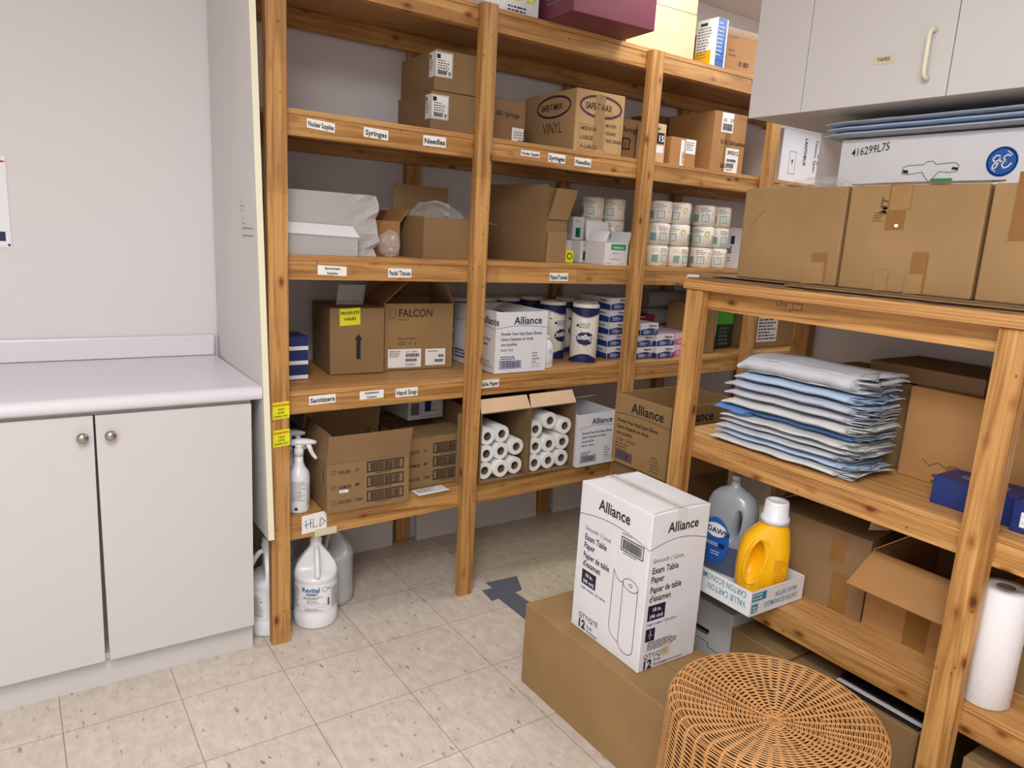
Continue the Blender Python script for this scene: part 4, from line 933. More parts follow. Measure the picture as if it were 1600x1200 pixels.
spray((.780, 2.475, z0_(.78)+.006), -.2, 'rear white spray bottle just behind the front one on the lowest shelf')
o, F = open_carton('carton', (.852, 2.280, z0_(1.0)+.003), -2.4, .302, .30, .178, CB, 'open brown carton with three framed bar codes and check boxes', [('F', 14, .105, .0), ('L', -10, .10, 0), ('R', -60, .08), ('B', -18, .12)])
it = []
for k, (t1, t2, chk) in enumerate((('UGC250', 'Clear', 0), ('UGM250', 'MV', 1), ('UGL250', 'LV', 0))):
    y = .028+.054*k
    it += [('o', .016, y, .014, .015, .0012, INK), ('t', .038, y+.001, .0165, t1, INK, {'b': .01, 'xs': .78}), ('t', .100, y+.003, .0165, t2, INK, {'b': .01, 'xs': .78}), ('o', .143, y-.008, .138, .040, .0042, INK), ('b', .156, y-.003, .112, .029, INK), ('g', .175, y-.014, .08, 1, .006, INK)]
    if chk: it.append(('c', [(.019, y+.008), (.022, y+.003), (.029, y+.013)], .001, INK))
ink(o, F['F'], it); ink(o, F['L'], [('r', .262, .10, .005, .03, INK), ('p', [(.257, .128), (.272, .128), (.2645, .142)], INK)])
label_on(o, F['F'], .043, .068, .032, .010, PAPER, [('g', .004, .004, .022, 1, .006, INK)], name='paper_label')
b = NB(); box(b, 0, .24, 0, .24, 0, .185)
o = tag(obj('carton', b, CB3, None, (.882, 2.31, z0_(1.0)+.009), math.radians(-2.4), bevel=.001), 'dark inner carton packed inside the open bar-code carton', 'box')
# dark carton seen behind the spray bottles
o, F = carton('carton', (.70, 2.60, z0_(.8)), 0, .16, .22, .235, mat('navy_grey_card', (64, 66, 84), .6), 'dark grey-blue carton behind the spray bottles')
o, F = open_carton('carton', (1.195, 2.372, z0_(1.3)), 0, .262, .40, .195, CB, 'second bar-code carton, closed, right of the open one', [('F', -86, .13), ('B', -86, .12)])
it = []
for k, (t1, t2) in enumerate((('UGC250', 'Clear'), ('UGM250', 'MV'), ('UGL250', 'LV'))):
    y = .030+.054*k
    it += [('t', .010, y+.001, .0165, t1, INK, {'b': .01, 'xs': .78}), ('t', .072, y+.003, .0165, t2, INK, {'b': .01, 'xs': .78}), ('o', .113, y-.008, .138, .040, .0042, INK), ('b', .126, y-.003, .112, .029, INK), ('g', .145, y-.014, .08, 1, .006, INK)]
ink(o, F['F'], it)
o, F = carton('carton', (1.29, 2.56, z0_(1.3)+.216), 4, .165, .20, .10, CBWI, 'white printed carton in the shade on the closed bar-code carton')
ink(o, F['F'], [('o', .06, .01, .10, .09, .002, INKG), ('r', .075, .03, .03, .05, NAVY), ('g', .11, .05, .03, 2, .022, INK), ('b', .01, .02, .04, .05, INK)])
b = NB(); box(b, 0, .135, 0, .06, 0, .0015)
o = tag(obj('paper_sheet', b, PAPER, None, (1.212, 2.298, z0_(1.3)+.0005), .06), 'printed white sheet lying flat on the lowest shelf edge', 'paper')
ink(o, mapper(((0, 0, .0015), (1, 0, 0), (0, 1, 0), (0, 0, 1))), [('g', .01, .05, .10, 5, .008, INKG)])
# two cartons lying open at the front, full of paper rolls
def roll_carton(x, w, label, lf):
    fl_ = [('T', 118, .056, .006)]
    o, F = open_carton('carton', (x, 2.298, z0_(x)+.003), 0, w, .47, .285, CB3, label, fl_, open_='F', mi=CBI)
    for ch in o.children:
        if ch.type == 'MESH' and ch.name.startswith('flap'): ch.data.materials[0] = CBL if not ch.name.endswith('x') else CB
    return o
roll_carton(1.474, .233, 'brown carton lying open with a pale top flap and seven table paper rolls', True)
roll_carton(1.710, .232, 'brown carton lying open with nine table paper rolls right of the other', False)
RP = mat('roll_paper', (240, 240, 238), .7, bump=.1, bscale=300); CORE = mat('roll_core', (120, 100, 84), .8)
def paper_roll():
    R_, r_, L_ = .0350, .0175, .40; n = 32
    b = NB(); cs = [(R_-.001, 0), (R_, .002), (R_, L_), (r_, L_), (r_, 0), (R_-.001, 0)]
    rings = [[b.verts.new((q*math.cos(2*math.pi*k/n), y, R_+q*math.sin(2*math.pi*k/n))) for k in range(n)] for q, y in cs[:-1]]
    for i in range(5):
        A_, B_ = rings[i], rings[(i+1) % 5]
        for k in range(n):
            f = b.faces.new((A_[k], A_[(k+1) % n], B_[(k+1) % n], B_[k])); f.smooth = i in (1, 3)
    o = obj('paper_roll', b, RP)
    b = NB(); c = [(r_-.0004, .001), (r_-.0004, L_-.001), (r_-.0022, L_-.001), (r_-.0022, .001)]
    rings = [[b.verts.new((q*math.cos(2*math.pi*k/n), y, R_+q*math.sin(2*math.pi*k/n))) for k in range(n)] for q, y in c]
    for i in range(4):
        for k in range(n): b.faces.new((rings[i][k], rings[i][(k+1) % n], rings[(i+1) % 4][(k+1) % n], rings[(i+1) % 4][k]))
    co = obj('cardboard_core', b, CORE, o); co['label'] = 'brown cardboard core'
    return o
pr = paper_roll(); first = True
rows = [('left', 1.474, [(.0365, 0), (.1090, 0), (.1815, 0), (.037, 1), (.1095, 1), (.184, 1.12), (.037, 2), (.1095, 2)]), ('right', 1.710, [(.0365, 0), (.1090, 0), (.1815, 0), (.037, 1), (.1095, 1), (.182, 1), (.037, 2), (.1095, 2.40), (.1825, 2)])]
for side, x, ls in rows:
    for (dx, j) in ls:
        o = pr if first else copy_tree(pr); first = False
        o.location = (x+dx+.004, 2.322+random.uniform(-.010, .006), z0_(x)+.0092+TS[0]*dx+j*.0712); o.rotation_euler = (0, 0, random.uniform(-.003, .003))
        tag(o, 'white table paper roll in the %s open carton, %s row, %s' % (side, ('bottom', 'middle', 'top')[int(j)], 'left' if dx < .07 else ('middle' if dx < .14 else 'right')), 'paper roll', 'white table paper rolls in the open cartons')
b = NB(); box(b, 1.394, 1.4685, 2.345, 2.348, z0_(1.43)+.001, z0_(1.43)+.285); tag(obj('cardboard_sheet', b, CB), 'narrow brown cardboard sheet standing behind the second post on the lowest shelf', 'cardboard')
# white glove case, lowest level
o, F = open_carton('carton', (1.950, 2.282, z0_(1.95)+.002), 0, .212, .28, .230, CBW, 'white vinyl glove case, half open, on the lowest shelf beside the third post', [('B', -75, .14)], mi=CBW)
alliance(o, F, 'F', .212, .230, GL+[(.062, 'Medium | Moyen', 0)], NAVY)
b = NB(); slab(b, (0, 0, 0), (.04, .05, 0), (0, 0, 1), (0, 1, 0), .05, .002, 0); tag(obj('card', b, LGRN, None, (1.957, 2.292, z0_(1.96)+.190)), 'bright green card sticking out of the lower white glove case', 'card')

# brown glove case in the aisle, on two stacked cartons
o, F = carton('carton', (1.835, 1.665, 0), 0, .33, .27, .315, CB3, 'dark brown carton on the floor behind the end of the rack')
o, F = carton('carton', (1.835, 1.665, .3155), 0, .33, .27, .312, CB3, 'dark brown carton carrying the open brown glove case')
o, F = open_carton('carton', (1.812, 1.652, .6285), 0, .36, .275, .255, CB2, 'open brown vinyl glove case standing in the aisle behind the rack post')
FL = F['L']
w_, h_ = .275, .255
ink(o, FL, [('t', .085, .198, .050, 'Alliance', INK, {'b': .014}), ('c', [(.275*t/12, .180+.008*math.sin(math.pi*t/12)) for t in range(13)], .0016, INK), ('t', .018, .152, .0195, 'Powder Free Vinyl Exam Gloves', INK, {'b': .01, 'xs': .8}), ('t', .018, .129, .0195, "Gants d'examen en vinyle", INK, {'b': .01, 'xs': .8}), ('t', .018, .106, .0195, 'non poudrés', INK, {'b': .01, 'xs': .8}), ('t', .018, .084, .018, 'Large | Grand', INKB), ('g', .018, .070, .08, 3, .011, INKB), ('o', .02, .012, .115, .034, .0025, NAVY), ('b', .025, .016, .105, .026, NAVY), ('g', .20, .06, .05, 5, .012, INKB)])
label_on(o, FL, .11, .002, .06, .045, CTAPE, name='tape_strip')
ink(o, F['F'], [('t', .055, .198, .050, 'Alliance', INK, {'b': .014}), ('c', [(.36*t/12, .180+.008*math.sin(math.pi*t/12)) for t in range(13)], .0016, INK), ('t', .02, .15, .0195, 'Powder Free Vinyl Exam Gloves', INK, {'b': .01, 'xs': .8})])

# ------------------------------------------------------------------ jugs on the floor
def jug(A, rz, label, m=WPL, labelled=True, capm=None):
    root = empty('disinfectant_jug', A, rz); tag(root, label, 'jug', 'white jugs on the floor'); n = 64
    b = NB(); prof = [(0, .070), (.004, .0755), (.012, .0775), (.055, .0775), (.058, .0755), (.062, .0755), (.178, .0755), (.184, .0775), (.192, .0770), (.200, .0760), (.212, .073), (.226, .068), (.240, .060), (.254, .051), (.268, .041), (.280, .031), (.292, .023), (.300, .0205), (.318, .0205)]
    rings = []
    for z, r in prof:
        ring = []
        for k in range(n):
            a = 2*math.pi*k/n; x, y = r*math.cos(a), r*math.sin(a)
            if .196 < z < .296:     # two hollows beside the handle, on the front (-y) side
                lim = -.014-.004*(z < .21); t = min(1, (z-.196)/.014, (.300-z)/.012)
                if y < lim: y = y+(lim-y)*t*.92
            ring.append(b.verts.new((x, y, z)))
        rings.append(ring)
    for A_, B_ in zip(rings, rings[1:]):
        for k in range(n): f = b.faces.new((A_[k], A_[(k+1) % n], B_[(k+1) % n], B_[k])); f.smooth = True
    b.faces.new(rings[0][::-1]); b.faces.new(rings[-1]); obj('jug_body', b, m, root)
    b = NB(); tube(b, [(0, -.012, .292), (0, -.026, .288), (0, -.040, .272), (0, -.053, .250), (0, -.062, .228), (0, -.067, .206), (0, -.066, .195)], [.0075, .009, .0095, .0095, .0095, .010, .011], 14); obj('handle', b, m, root)
    b = NB(); loft(b, [(0, 0, .312, .0225, .0225, 2), (0, 0, .316, .0225, .0225, 2), (0, 0, .322, .019, .019, 2), (0, 0, .338, .019, .019, 2), (0, 0, .341, .0165, .0165, 2)], 32); obj('cap', b, capm or WPL, root)
    if labelled:
        mp = cylmap(.0760, a0=-math.pi/2)
        b = NB()
        for i in range(24):
            u0, u1 = -.105+.21*i/24, -.105+.21*(i+1)/24; b.faces.new([b.verts.new(mp(u, v, .0006)) for u, v in ((u0, .068), (u1, .068), (u1, .172), (u0, .172))])
        lb = obj('bottle_label', b, PAPER, root)
        ink(lb, mp, [('t', -.056, .145, .026, 'Revital', BLUE, {'b': .02, 'xs': .9}), ('c', [(.024+.009*math.cos(a*math.pi/12), .153+.009*math.sin(a*math.pi/12)) for a in range(25)], .0016, TEAL), ('c', [(.034, .160), (.048, .146)], .0016, BLUE), ('c', [(.034, .146), (.050, .159)], .0016, BLUE), ('t', -.040, .132, .013, 'RESERT', INK, {'b': .02}), ('g', -.05, .124, .08, 2, .005, INK), ('g', -.038, .112, .055, 3, .005, INKG), ('o', -.048, .086, .08, .010, .0007, INK), ('g', -.045, .080, .07, 3, .004, INKG), ('g', .052, .15, .045, 15, .0052, INKG), ('b', .036, .088, .008, .03, INK), ('g', -.10, .155, .035, 14, .006, INKG)], e=.0016)
    return root
jug((.853, 2.392, 0), -.25, 'front white disinfectant jug with blue lettering on the floor right of the left post')
jug((.964, 2.514, 0), -.9, 'translucent pale jug standing behind the lettered disinfectant jug', NPL, False)
j = jug((.692, 2.425, 0), -1.75, 'white jug with printed label between the base cabinet and left post')
jug((.782, 2.572, 0), .3, 'pale jug in the shade directly behind the left post', NPL, False)

# ------------------------------------------------------------------ floor carton and white paper case
o, F = carton('carton', (1.300, 1.075, 0), 0, .292, .638, .2755, CB2, 'large plain tan carton on the floor under the white paper case')
ink(o, F['T'], [('r', .1455, .002, .0012, .634, CB3)], name='flap_seam')
o, F = carton('carton', (1.343, 1.250, .2765), -1.5, .216, .298, .457, CBW, 'white case of exam table paper rolls standing on the tan floor carton')
def etp(f, w, right):
    s = w/.216 if right else 1.0; x = .012 if right else .040
    it = [('t', .060 if right else .085, .398, .040 if right else .046, 'Alliance', INK, {'b': .014, 'xs': .9}), ('c', [(w*t/16, .357+(.020*math.sin(math.pi*t/16) if 1 else 0)) for t in range(17)], .0015, INK)]
    tx = .016 if right else .034
    it += [('t', tx, .318, .019, 'Smooth | Lisse', INKG), ('t', tx, .288, .026, 'Exam Table', INK, {'b': .012, 'xs': .80}), ('t', tx, .262, .026, 'Paper', INK, {'b': .012, 'xs': .80}), ('t', tx, .232, .026, 'Papier de table', INK, {'b': .012, 'xs': .74}), ('t', tx, .206, .026, "d'examen", INK, {'b': .012, 'xs': .80}),
           ('r', tx, .150, .064, .045, NAVYD), ('t', tx+.032, .176, .016, '18 in.', PAPER, {'c': 1, 'b': .01}), ('t', tx+.032, .157, .016, '(46 cm)', PAPER, {'c': 1, 'b': .01}), ('t', tx, .136, .0095, 'Length | Longueur : 225 ft. (69 m)', INK, {'b': .01, 'xs': .85}),
           ('t', tx, .036 if right else .044, .021, 'QTY/QTÉ', INK), ('t', tx-.002, .006 if right else .012, .036, '12', INK, {'b': .035}), ('t', tx+.040, .022, .013, 'Rolls', INK), ('t', tx+.040, .008, .013, 'Rouleaux', INK)]
    if right:
        it += [('r', tx, .088, .034, .038, NAVYD), ('r', tx+.015, .093, .004, .028, PAPER), ('p', [(tx+.006, .103), (tx+.028, .103), (tx+.022, .109), (tx+.012, .109)], PAPER), ('g', tx+.01, .083, .11, 5, .0055, INK), ('g', .09, .010, .09, 1, .005, INK)]
        label_on(o, f, .085, .030, .030, .034, BEIGE, name='paper_label')
    else:
        it += [('o', .188, .318, .090, .040, .003, INK), ('b', .195, .324, .076, .028, INK), ('g', .20, .312, .06, 1, .005, INK), ('g', .190, .366, .05, 1, .005, INK)]
        cx, cy = .232, .250
        el = lambda rx, ry, x0, y0, a0=0, a1=24: [(x0+rx*math.cos(a*math.pi/12), y0+ry*math.sin(a*math.pi/12)) for a in range(a0, a1+1)]
        it2 = [('c', el(.030, .017, .240, .232), .0018, INK), ('c', el(.007, .004, .240, .232), .0018, INK), ('c', [(.2105, .232), (.2105, .048), ], .0018, INK), ('c', [(.270, .232), (.270, .050)], .0018, INK), ('c', el(.030, .020, .240, .050, 12, 24), .0018, INK),
               ('c', [(.2105, .232), (.200, .226), (.190, .228), (.180, .236), (.170, .252)], .0018, INK), ('c', [(.170, .252), (.168, .080)], .0018, INK), ('c', [(.168, .080), (.176, .062), (.190, .052), (.2105, .048)], .0018, INK)]
        ink(o, f, it2, name='roll_drawing')
    ink(o, f, it)
NAVYD = mat('dark_navy_ink', (20, 26, 52), .5)
etp(F['L'], .298, False); etp(F['F'], .216, True)
ink(o, F['T'], [('r', .1072, .0, .0016, .298, INK)], name='flap_seam', e=.0012)
ink(o, F['T'], [('c', [(.004, .004), (.08, .012), (.15, .014), (.212, .004)], .0012, INK), ('c', [(.004, .294), (.08, .286), (.15, .286), (.212, .294)], .0012, INK)])
b = NB(); box(b, .088, .128, -.0007, .2987, .42, .4576); tp = obj('packing_tape', b, mat('clear_tape_on_white', (222, 221, 220), .2, coat=.5), o)

# ------------------------------------------------------------------ rack, middle shelf
ZM = .8496
o, F = carton('carton', (2.012, .985, ZM), 0, .24, .30, .24, CB2, 'brown carton behind the linen stack on the middle rack shelf')
o, F = carton('carton', (1.965, .640, ZM), 0, .28, .325, .245, CBO, 'orange-brown carton with scuffed stains behind the rack post')
ink(o, F['L'], [('c', [(.06, .06), (.08, .045), (.10, .06), (.12, .05)], .002, INKB), ('g', .09, .02, .12, 2, .016, INKB), ('e', .14, .05, .02, .012, TAPE)])
o, F = carton('carton', (1.99, .80, ZM+.2455), 0, .26, .30, .045, CB3, 'dark flat carton lying on the brown cartons of the middle rack shelf')
o, F = carton('carton', (1.99, .52, ZM+.2455), 0, .26, .27, .05, mat('olive_card', (134, 122, 76), .7), 'olive flat carton lying beside the dark flat one on the rack')
def tissue_box(A, rz, label, tis, card):
    root = empty('tissue_box', A, rz); tag(root, label, 'tissue box', 'navy tissue boxes on the rack'); w, d, h = .180, .115, .068
    b = NB(); box(b, -w/2, w/2, -d/2, d/2, 0, h); obj('box_body', b, NAVC, root, bevel=.0015)
    ink(root, mapper(((-w/2, -d/2, 0), (1, 0, 0), (0, 0, 1), (0, -1, 0))), [('c', [(.005+.0055*i, y+.002*math.sin(i*1.3)) for i in range(31)], .0006, BLUE) for y in (.012, .026, .040, .054)]+([('r', .018, .014, .070, .034, PAPER), ('t', .026, .024, .020, 'Alliance', INK, {'b': .01, 'xs': .8})] if card else []))
    b = NB(); loft(b, [(0, 0, h, .055, .024, 2), (0, 0, h+.0015, .050, .020, 2)], 32); obj('slot_film', b, FILM, root)
    if not tis: return root
    b = NB(); n = 26; g = []
    for i in range(7):
        t = i/6; ring = []
        for k in range(n):
            a = 2*math.pi*k/n; r = (.034+.040*t+.022*NO.noise(Vector((math.cos(a)*2, math.sin(a)*2, t*2+rz*3)))*(.3+t)); 
            ring.append(b.verts.new((-.018+r*math.cos(a)*1.0, r*math.sin(a)*.42, h+.002+t*.070+.022*t*NO.noise(Vector((math.cos(a)*3, math.sin(a)*3, 5+rz))))))
        g.append(ring)
    for A_, B_ in zip(g, g[1:]):
        for k in range(n): f = b.faces.new((A_[k], A_[(k+1) % n], B_[(k+1) % n], B_[k])); f.smooth = True
    c = b.verts.new((0, 0, h+.045))
    for k in range(n): b.faces.new((g[-1][k], g[-1][(k+1) % n], c))
    obj('tissue', b, TISSUE, root)
    return root
tissue_box((1.870, .712, ZM), -math.pi/2, 'navy tissue box on the middle rack shelf, half hidden by the post', False, False)
tissue_box((1.850, .530, ZM), -math.pi/2, 'navy tissue box with white tissue showing, right of the rack post', True, True)
o, F = carton('carton', (1.965, .30, ZM), 0, .25, .25, .19, CBW, 'white carton standing behind the right tissue box on the rack')
ink(o, F['L'], [('o', .01, .05, .10, .10, .001, INKG)])
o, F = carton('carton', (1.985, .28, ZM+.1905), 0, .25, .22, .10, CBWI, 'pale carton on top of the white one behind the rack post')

# ------------------------------------------------------------------ rack, bottom shelf
ZB = .4396
tray, F = open_carton('cardboard_tray', (1.606, 1.112, ZB+.003), -1, .232, .34, .072, CBW, 'low white cardboard tray with upside-down teal lettering', (), mi=CB, t=.003)
ink(tray, F['F'], [('t', .200, .052, .021, 'VALUE CARTON', TEAL, {'rot': math.pi, 'xs': .62}), ('t', .205, .030, .021, 'CARTON ÉCONOMIQUE', TEAL, {'rot': math.pi, 'xs': .62}), ('r', .004, .042, .060, .024, TEAL), ('g', .008, .058, .05, 2, .010, PAPER), ('r', .006, .008, .026, .026, TEAL), ('t', .011, .021, .009, 'BEST', PAPER, {'b': .03, 'xs': .8}), ('t', .011, .011, .009, 'VALUE', PAPER, {'b': .03, 'xs': .7})])
ink(tray, F['L'], [('t', .325, .038, .026, 'VALUE CARTON', TEAL, {'rot': math.pi, 'xs': .70}), ('t', .325, .066, .026, 'CARTON ÉCONOMIQUE', TEAL, {'rot': math.pi, 'xs': .66})])
def bool_cut(o, cutter):
    md = o.modifiers.new('cut', 'BOOLEAN'); md.operation = 'DIFFERENCE'; md.object = cutter; md.solver = 'EXACT'
    dg = bpy.context.evaluated_depsgraph_get(); dg.update()
    me = bpy.data.meshes.new_from_object(o.evaluated_get(dg)); old = o.data; o.modifiers.clear(); o.data = me; me.name = old.name
    for p in me.polygons: p.use_smooth = True
    bpy.data.objects.remove(cutter)
def cutter(pts_fn, y0, y1):
    b = NB(); n = 28
    A_ = [b.verts.new((pts_fn(k/n)[0], y0, pts_fn(k/n)[1])) for k in range(n)]; B_ = [b.verts.new((pts_fn(k/n)[0], y1, pts_fn(k/n)[1])) for k in range(n)]
    for k in range(n): b.faces.new((A_[k], A_[(k+1) % n], B_[(k+1) % n], B_[k]))
    b.faces.new(A_[::-1]); b.faces.new(B_); bmesh.ops.recalc_face_normals(b, faces=b.faces)
    return obj('cutter', b, WPL)
def slot(cx, cz, rx, rz_, tilt=0):
    def f(t):
        a = 2*math.pi*t; x, z = rx*math.cos(a), rz_*math.sin(a)*(1-.25*math.cos(a)); return cx+x+tilt*z, cz+z
    return f
# dish soap bottle; local x = to the right as seen, -y towards the room
FACE = math.atan2(-.80, .59)   # direction of local x
root = empty('dish_soap_bottle', (1.784, 1.340, ZB+.0075), math.atan2(-1, .15)); tag(root, 'large clear-grey dish soap bottle with blue oval label in the white tray', 'bottle')
DBLM = mat('detergent_behind_plastic', (74, 88, 112), .3, coat=.3)
SB = [(0, 0, 0, .070, .040, 3), (0, 0, .006, .078, .046, 3), (0, 0, .094, .080, .048, 3), (0, 0, .10, .080, .048, 3), (0, 0, .17, .081, .048, 2.8), (0, 0, .215, .077, .045, 2.6), (0, 0, .240, .066, .040, 2.4), (0, 0, .256, .048, .032, 2.2), (.0, 0, .266, .026, .022, 2), (0, 0, .272, .015, .015, 2), (0, 0, .292, .014, .014, 2), (0, 0, .292, .0165, .0165, 2), (0, 0, .306, .0155, .0155, 2)]
b = NB(); loft(b, SB, 56); bo = obj('bottle_body', b, GPL, root); bmesh_ok = True
cu = cutter(slot(.040, .165, .015, .048, .12), -.2, .2); cu.parent = root; bpy.context.view_layer.update(); bool_cut(bo, cu)
bo.data.materials.append(DBLM)
for p_ in bo.data.polygons:
    if p_.center.z < .095: p_.material_index = 1
def dw(a, b_, e=0):
    x = a; return Vector((x, -.0485*max(0, 1-abs(x/.082)**2.9)**(1/2.9)-.0012-e, b_))
b = NB(); N_ = 24
def oval(cx, cz, rx, rz_): return [(cx+rx*math.cos(2*math.pi*k/40), cz+rz_*math.sin(2*math.pi*k/40)) for k in range(40)]
def strips(bm, cx, cz, rx, rz_, fn, e, n=20):
    for i in range(n):
        x0, x1 = cx-rx+2*rx*i/n, cx-rx+2*rx*(i+1)/n; q0 = math.sqrt(max(0, 1-((x0-cx)/rx)**2)); q1 = math.sqrt(max(0, 1-((x1-cx)/rx)**2))
        vs = [bm.verts.new(fn(x, z, e)) for x, z in ((x0, cz-rz_*q0), (x1, cz-rz_*q1), (x1, cz+rz_*q1), (x0, cz+rz_*q0))]
        if q0 == 0: vs.pop(0)
        elif q1 == 0: vs.pop(1)
        bm.faces.new(vs)
strips(b, -.022, .100, .050, .075, dw, .001); lb = obj('bottle_label', b, BLUE, root); lb['label'] = 'blue oval label reading DAWN'
b = NB(); strips(b, -.020, .135, .037, .022, dw, .0018); obj('wordmark_oval', b, PAPER, lb)
ink(lb, dw, [('t', -.050, .1275, .024, 'DAWN', NAVY, {'b': .02, 'sl': -.06}), ('r', -.052, .081, .066, .016, NAVY), ('g', -.048, .092, .056, 2, .006, PAPER), ('g', -.030, .065, .040, 2, .008, PAPER), ('e', -.062, .088, .012, .020, mat('gold_ink', (180, 150, 60), .5), .0004)], e=.0026)
# yellow bottle
root = empty('bleach_bottle', (1.745, 1.190, ZB+.0075), FACE+.12); tag(root, 'bright yellow bottle with white screw cap in the front of the tray', 'bottle')
YB = [(0, 0, 0, .062, .036, 3), (0, 0, .006, .069, .041, 3), (0, 0, .08, .072, .043, 3), (.002, 0, .14, .070, .043, 2.8), (.006, 0, .175, .062, .041, 2.6), (.014, 0, .200, .050, .038, 2.3), (.020, 0, .216, .039, .035, 2), (.020, 0, .224, .034, .034, 2)]
b = NB(); loft(b, YB, 56); bo = obj('bottle_body', b, YPL, root)
cu = cutter(slot(-.022, .110, .021, .062, .16), -.2, .004); cu.parent = root; bpy.context.view_layer.update(); bool_cut(bo, cu)
b = NB(); tube(b, [(-.022+.028*math.cos(t*math.pi/16)+.16*.070*math.sin(t*math.pi/16), -.038-.002*math.cos(t), .110+.070*math.sin(t*math.pi/16)) for t in range(33)], .005, 8, cap=False); obj('handle_ring', b, YPL, root)
b = NB(); loft(b, [(.020, 0, .222, .0400, .0400, 2), (.020, 0, .240, .0395, .0395, 2), (.020, 0, .242, .035, .035, 2), (.020, 0, .278, .033, .033, 2), (.020, 0, .286, .031, .031, 2), (.020, 0, .286, .026, .026, 2), (.020, 0, .279, .024, .024, 2)], 40); obj('screw_cap', b, WPL, root)
def yb(a, b_, e=0): return Vector((a, -.044*max(0, 1-abs((a)/.073)**3)**(1/3)-.001-e, b_))
ink(root, yb, [('g', .028, .125, .036, 12, .0075, ORGB)] if False else [('g', .028, .120, .036, 12, .0075, mat('orange_print', (206, 120, 30), .5))])
# cartons at the back of the bottom shelf
o, F = open_carton('carton', (1.868, .948, ZB), 2, .38, .335, .232, CB, 'brown carton with tape marks behind the yellow bottle', [('L', -86, .15), ('R', -86, .15), ('B', -60, .12)])
label_on(o, F['L'], .24, .0, .050, .115, TAPE, name='tape_strip'); label_on(o, F['L'], .225, .135, .042, .085, TAPE, name='tape_strip', rot=.1)
o, F = open_carton('carton', (1.868, .662, ZB), 0, .38, .280, .215, CBO, 'brown carton with a wide open flap on the bottom rack shelf', [('L', 118, .135, .004), ('B', -50, .12), ('R', -85, .15)])
label_on(o, F['L'], .110, .0, .060, .16, TAPE, name='tape_strip')
b = NB(); slab(b, (0, 0, 0), (.05, -.03, 0), (.3, -.1, 1), (0, 1, 0), .05, .002, 0); tag(obj('card', b, CBL, None, (1.91, .985, ZB+.2480)), 'small loose piece of cardboard between the two lower cartons', 'card')
# big paper towel roll
root = empty('shop_towel_roll', (1.800, .604, ZB)); tag(root, 'tall white paper towel roll standing right of the rack post', 'paper towel roll')
b = NB(); R_ = .052; loft(b, [(0, 0, 0, R_-.004, R_-.004, 2), (0, 0, .004, R_, R_, 2), (0, 0, .274, R_, R_, 2), (0, 0, .278, R_-.003, R_-.003, 2), (0, 0, .278, .020, .020, 2), (0, 0, .26, .019, .019, 2)], 48); obj('paper', b, mat('embossed_paper', (232, 230, 232), .9, bump=.6, bscale=260), root)
b = NB(); loft(b, [(0, 0, .255, .0185, .0185, 2), (0, 0, .2795, .0185, .0185, 2), (0, 0, .2795, .0165, .0165, 2), (0, 0, .256, .0165, .0165, 2)], 28); c_ = obj('cardboard_core', b, CORE, root)
o, F = carton('carton', (1.90, .28, ZB), 0, .33, .33, .22, CB, 'brown carton at the right edge behind the paper towel roll')
ink(o, F['L'], [('g', .05, .12, .10, 2, .02, INKB)])

# ------------------------------------------------------------------ under the rack
o, F = carton('storage_case', (1.745, 1.262, 0), 0, .40, .200, .335, GRYP, 'light grey plastic case with a recessed grip under the rack end', 'case')
ink(o, F['L'], [('r', .045, .235, .075, .012, BLK), ('r', .050, .228, .065, .005, STEEL), ('c', [(.02, .205), (.12, .205), (.12, .190), (.19, .190)], .002, INK)])
o, F = carton('carton', (1.742, 1.065, 0), 0, .42, .190, .300, CB2, 'brown carton on the floor under the rack beside the grey case')
o, F = carton('carton', (1.742, .700, 0), 0, .42, .355, .300, CB, 'brown carton under the rack behind the wicker stool')
for k, z in enumerate((.3015, .308, .3145)):
    b = NB(); box(b, 1.755+.010*k, 2.15, .705, .93, z, z+.003); tag(obj('binder', b, [BLK, CBWI, BLK][k]), ['lowest black flat folder', 'white flat folder between two black ones', 'upper black flat folder'][k]+' lying on the carton under the rack', 'folder', 'flat folders under the rack')
o, F = carton('carton', (1.745, .30, 0), 0, .40, .30, .31, CB, 'brown carton under the rack right of the post')

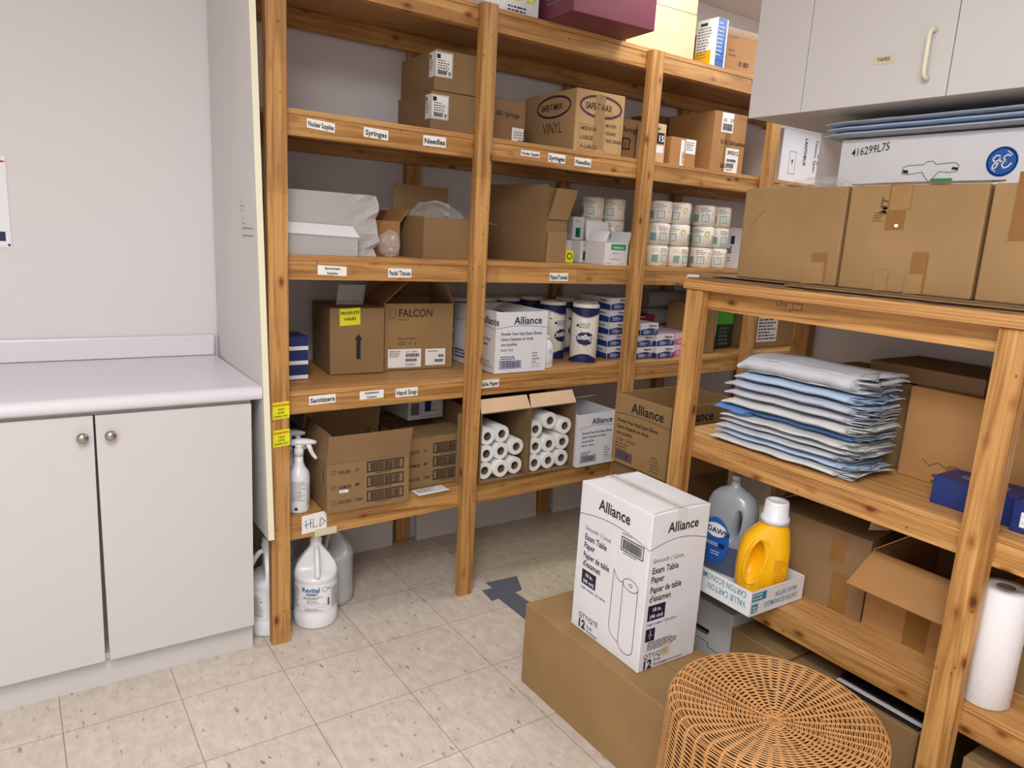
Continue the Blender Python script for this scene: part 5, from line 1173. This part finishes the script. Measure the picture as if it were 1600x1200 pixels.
# ------------------------------------------------------------------ wicker stool
wk = empty('wicker_stool', (1.318, .816, 0), .3); tag(wk, 'round woven cane stool with a dished top in the foreground', 'stool')
def prof(s):   # arc length from the centre -> (r, z, nr, nz)
    RT = .206; H = .452
    if s < RT:
        t = s/RT; r = s; z = .4235+.0265*(t**1.5)*(1.10-.10*t**6); return r, z, -.12*(1-t), 1
    s2 = s-RT; RC = .020; q = RC*math.pi/2*1.05
    if s2 < q:
        a = s2/RC; return RT+RC*math.sin(a), .4500-RC+RC*math.cos(a), math.sin(a), math.cos(a)
    s3 = s2-q; return RT+RC+s3*.045, .4500-RC-s3, 1, 0
total = .206+.033+.425; ds = .0047; NS = 46
b = NB(); s = .008; j = 0
while s < total:
    r, z, nr, nz = prof(s); ln = math.hypot(nr, nz); nr /= ln; nz /= ln
    ns = NS if r > .10 else (NS//2 if r > .04 else NS//4)
    ph = math.pi*(j % 2); seg = ns*3 if r > .1 else max(24, ns*4); amp = .0019 if r > .03 else .001
    rw = .0018 if r > .03 else .0016; rings = []
    for k in range(seg):
        a = 2*math.pi*k/seg; off = amp*math.sin(ns/2*a+ph)+.0012*math.cos(ns*a)*(r > .04)+.0006*NO.noise(Vector((a*3, s*40, 0)))
        dr = .0010*NO.noise(Vector((a*2.2, s*60, 4)))
        rr = r+nr*off+nz*dr; zz = z+nz*off-nr*dr
        ring = []
        for (cu_, cv_) in ((rw, 0), (0, rw), (-rw, 0), (0, -rw)):
            R3 = rr+nr*cv_+nz*cu_; Z3_ = zz+nz*cv_-nr*cu_
            ring.append(b.verts.new((R3*math.cos(a), R3*math.sin(a), Z3_)))
        rings.append(ring)
    for k in range(seg):
        A_, B_ = rings[k], rings[(k+1) % seg]
        for i in range(4): f = b.faces.new((A_[i], B_[i], B_[(i+1) % 4], A_[(i+1) % 4])); f.smooth = True
    s += ds; j += 1
obj('cane_weave', b, CANE, wk)
b = NB()
for k in range(NS):
    a = 2*math.pi*(k+.0)/NS; pts = []
    s = .10 if k % 2 else (.04 if k % 4 else .0)
    while s < total:
        r, z, nr, nz = prof(s); pts.append((r*math.cos(a), r*math.sin(a), z)); s += .02 if s < .18 else (.008 if s < .25 else .05)
    tube(b, pts, .0026, 6)
obj('cane_stakes', b, CANED, wk)
b = NB(); loft(b, [(0, 0, .001, .222, .222, 2), (0, 0, .40, .205, .205, 2), (0, 0, .415, .19, .19, 2)], 40); obj('shade_core', b, mat('inner_shade_brown', (62, 40, 24), .9), wk)  # added core, its dark colour stands for the shade behind the weave

# the two lowest boards run slightly uphill: what stands on them follows
for o in list(COL.objects):
    if o.parent is None and o.location.y > 2.25 and o.location.x > .6 and o.name.split('.')[0] in ('carton', 'tissue_box', 'glove_box'):
        i = 0 if .43 < o.location.z < .6 else (1 if .87 < o.location.z < 1.2 else None)
        if i is not None: o.rotation_euler[1] = -math.atan(TS[i]); o.location.z += .0006
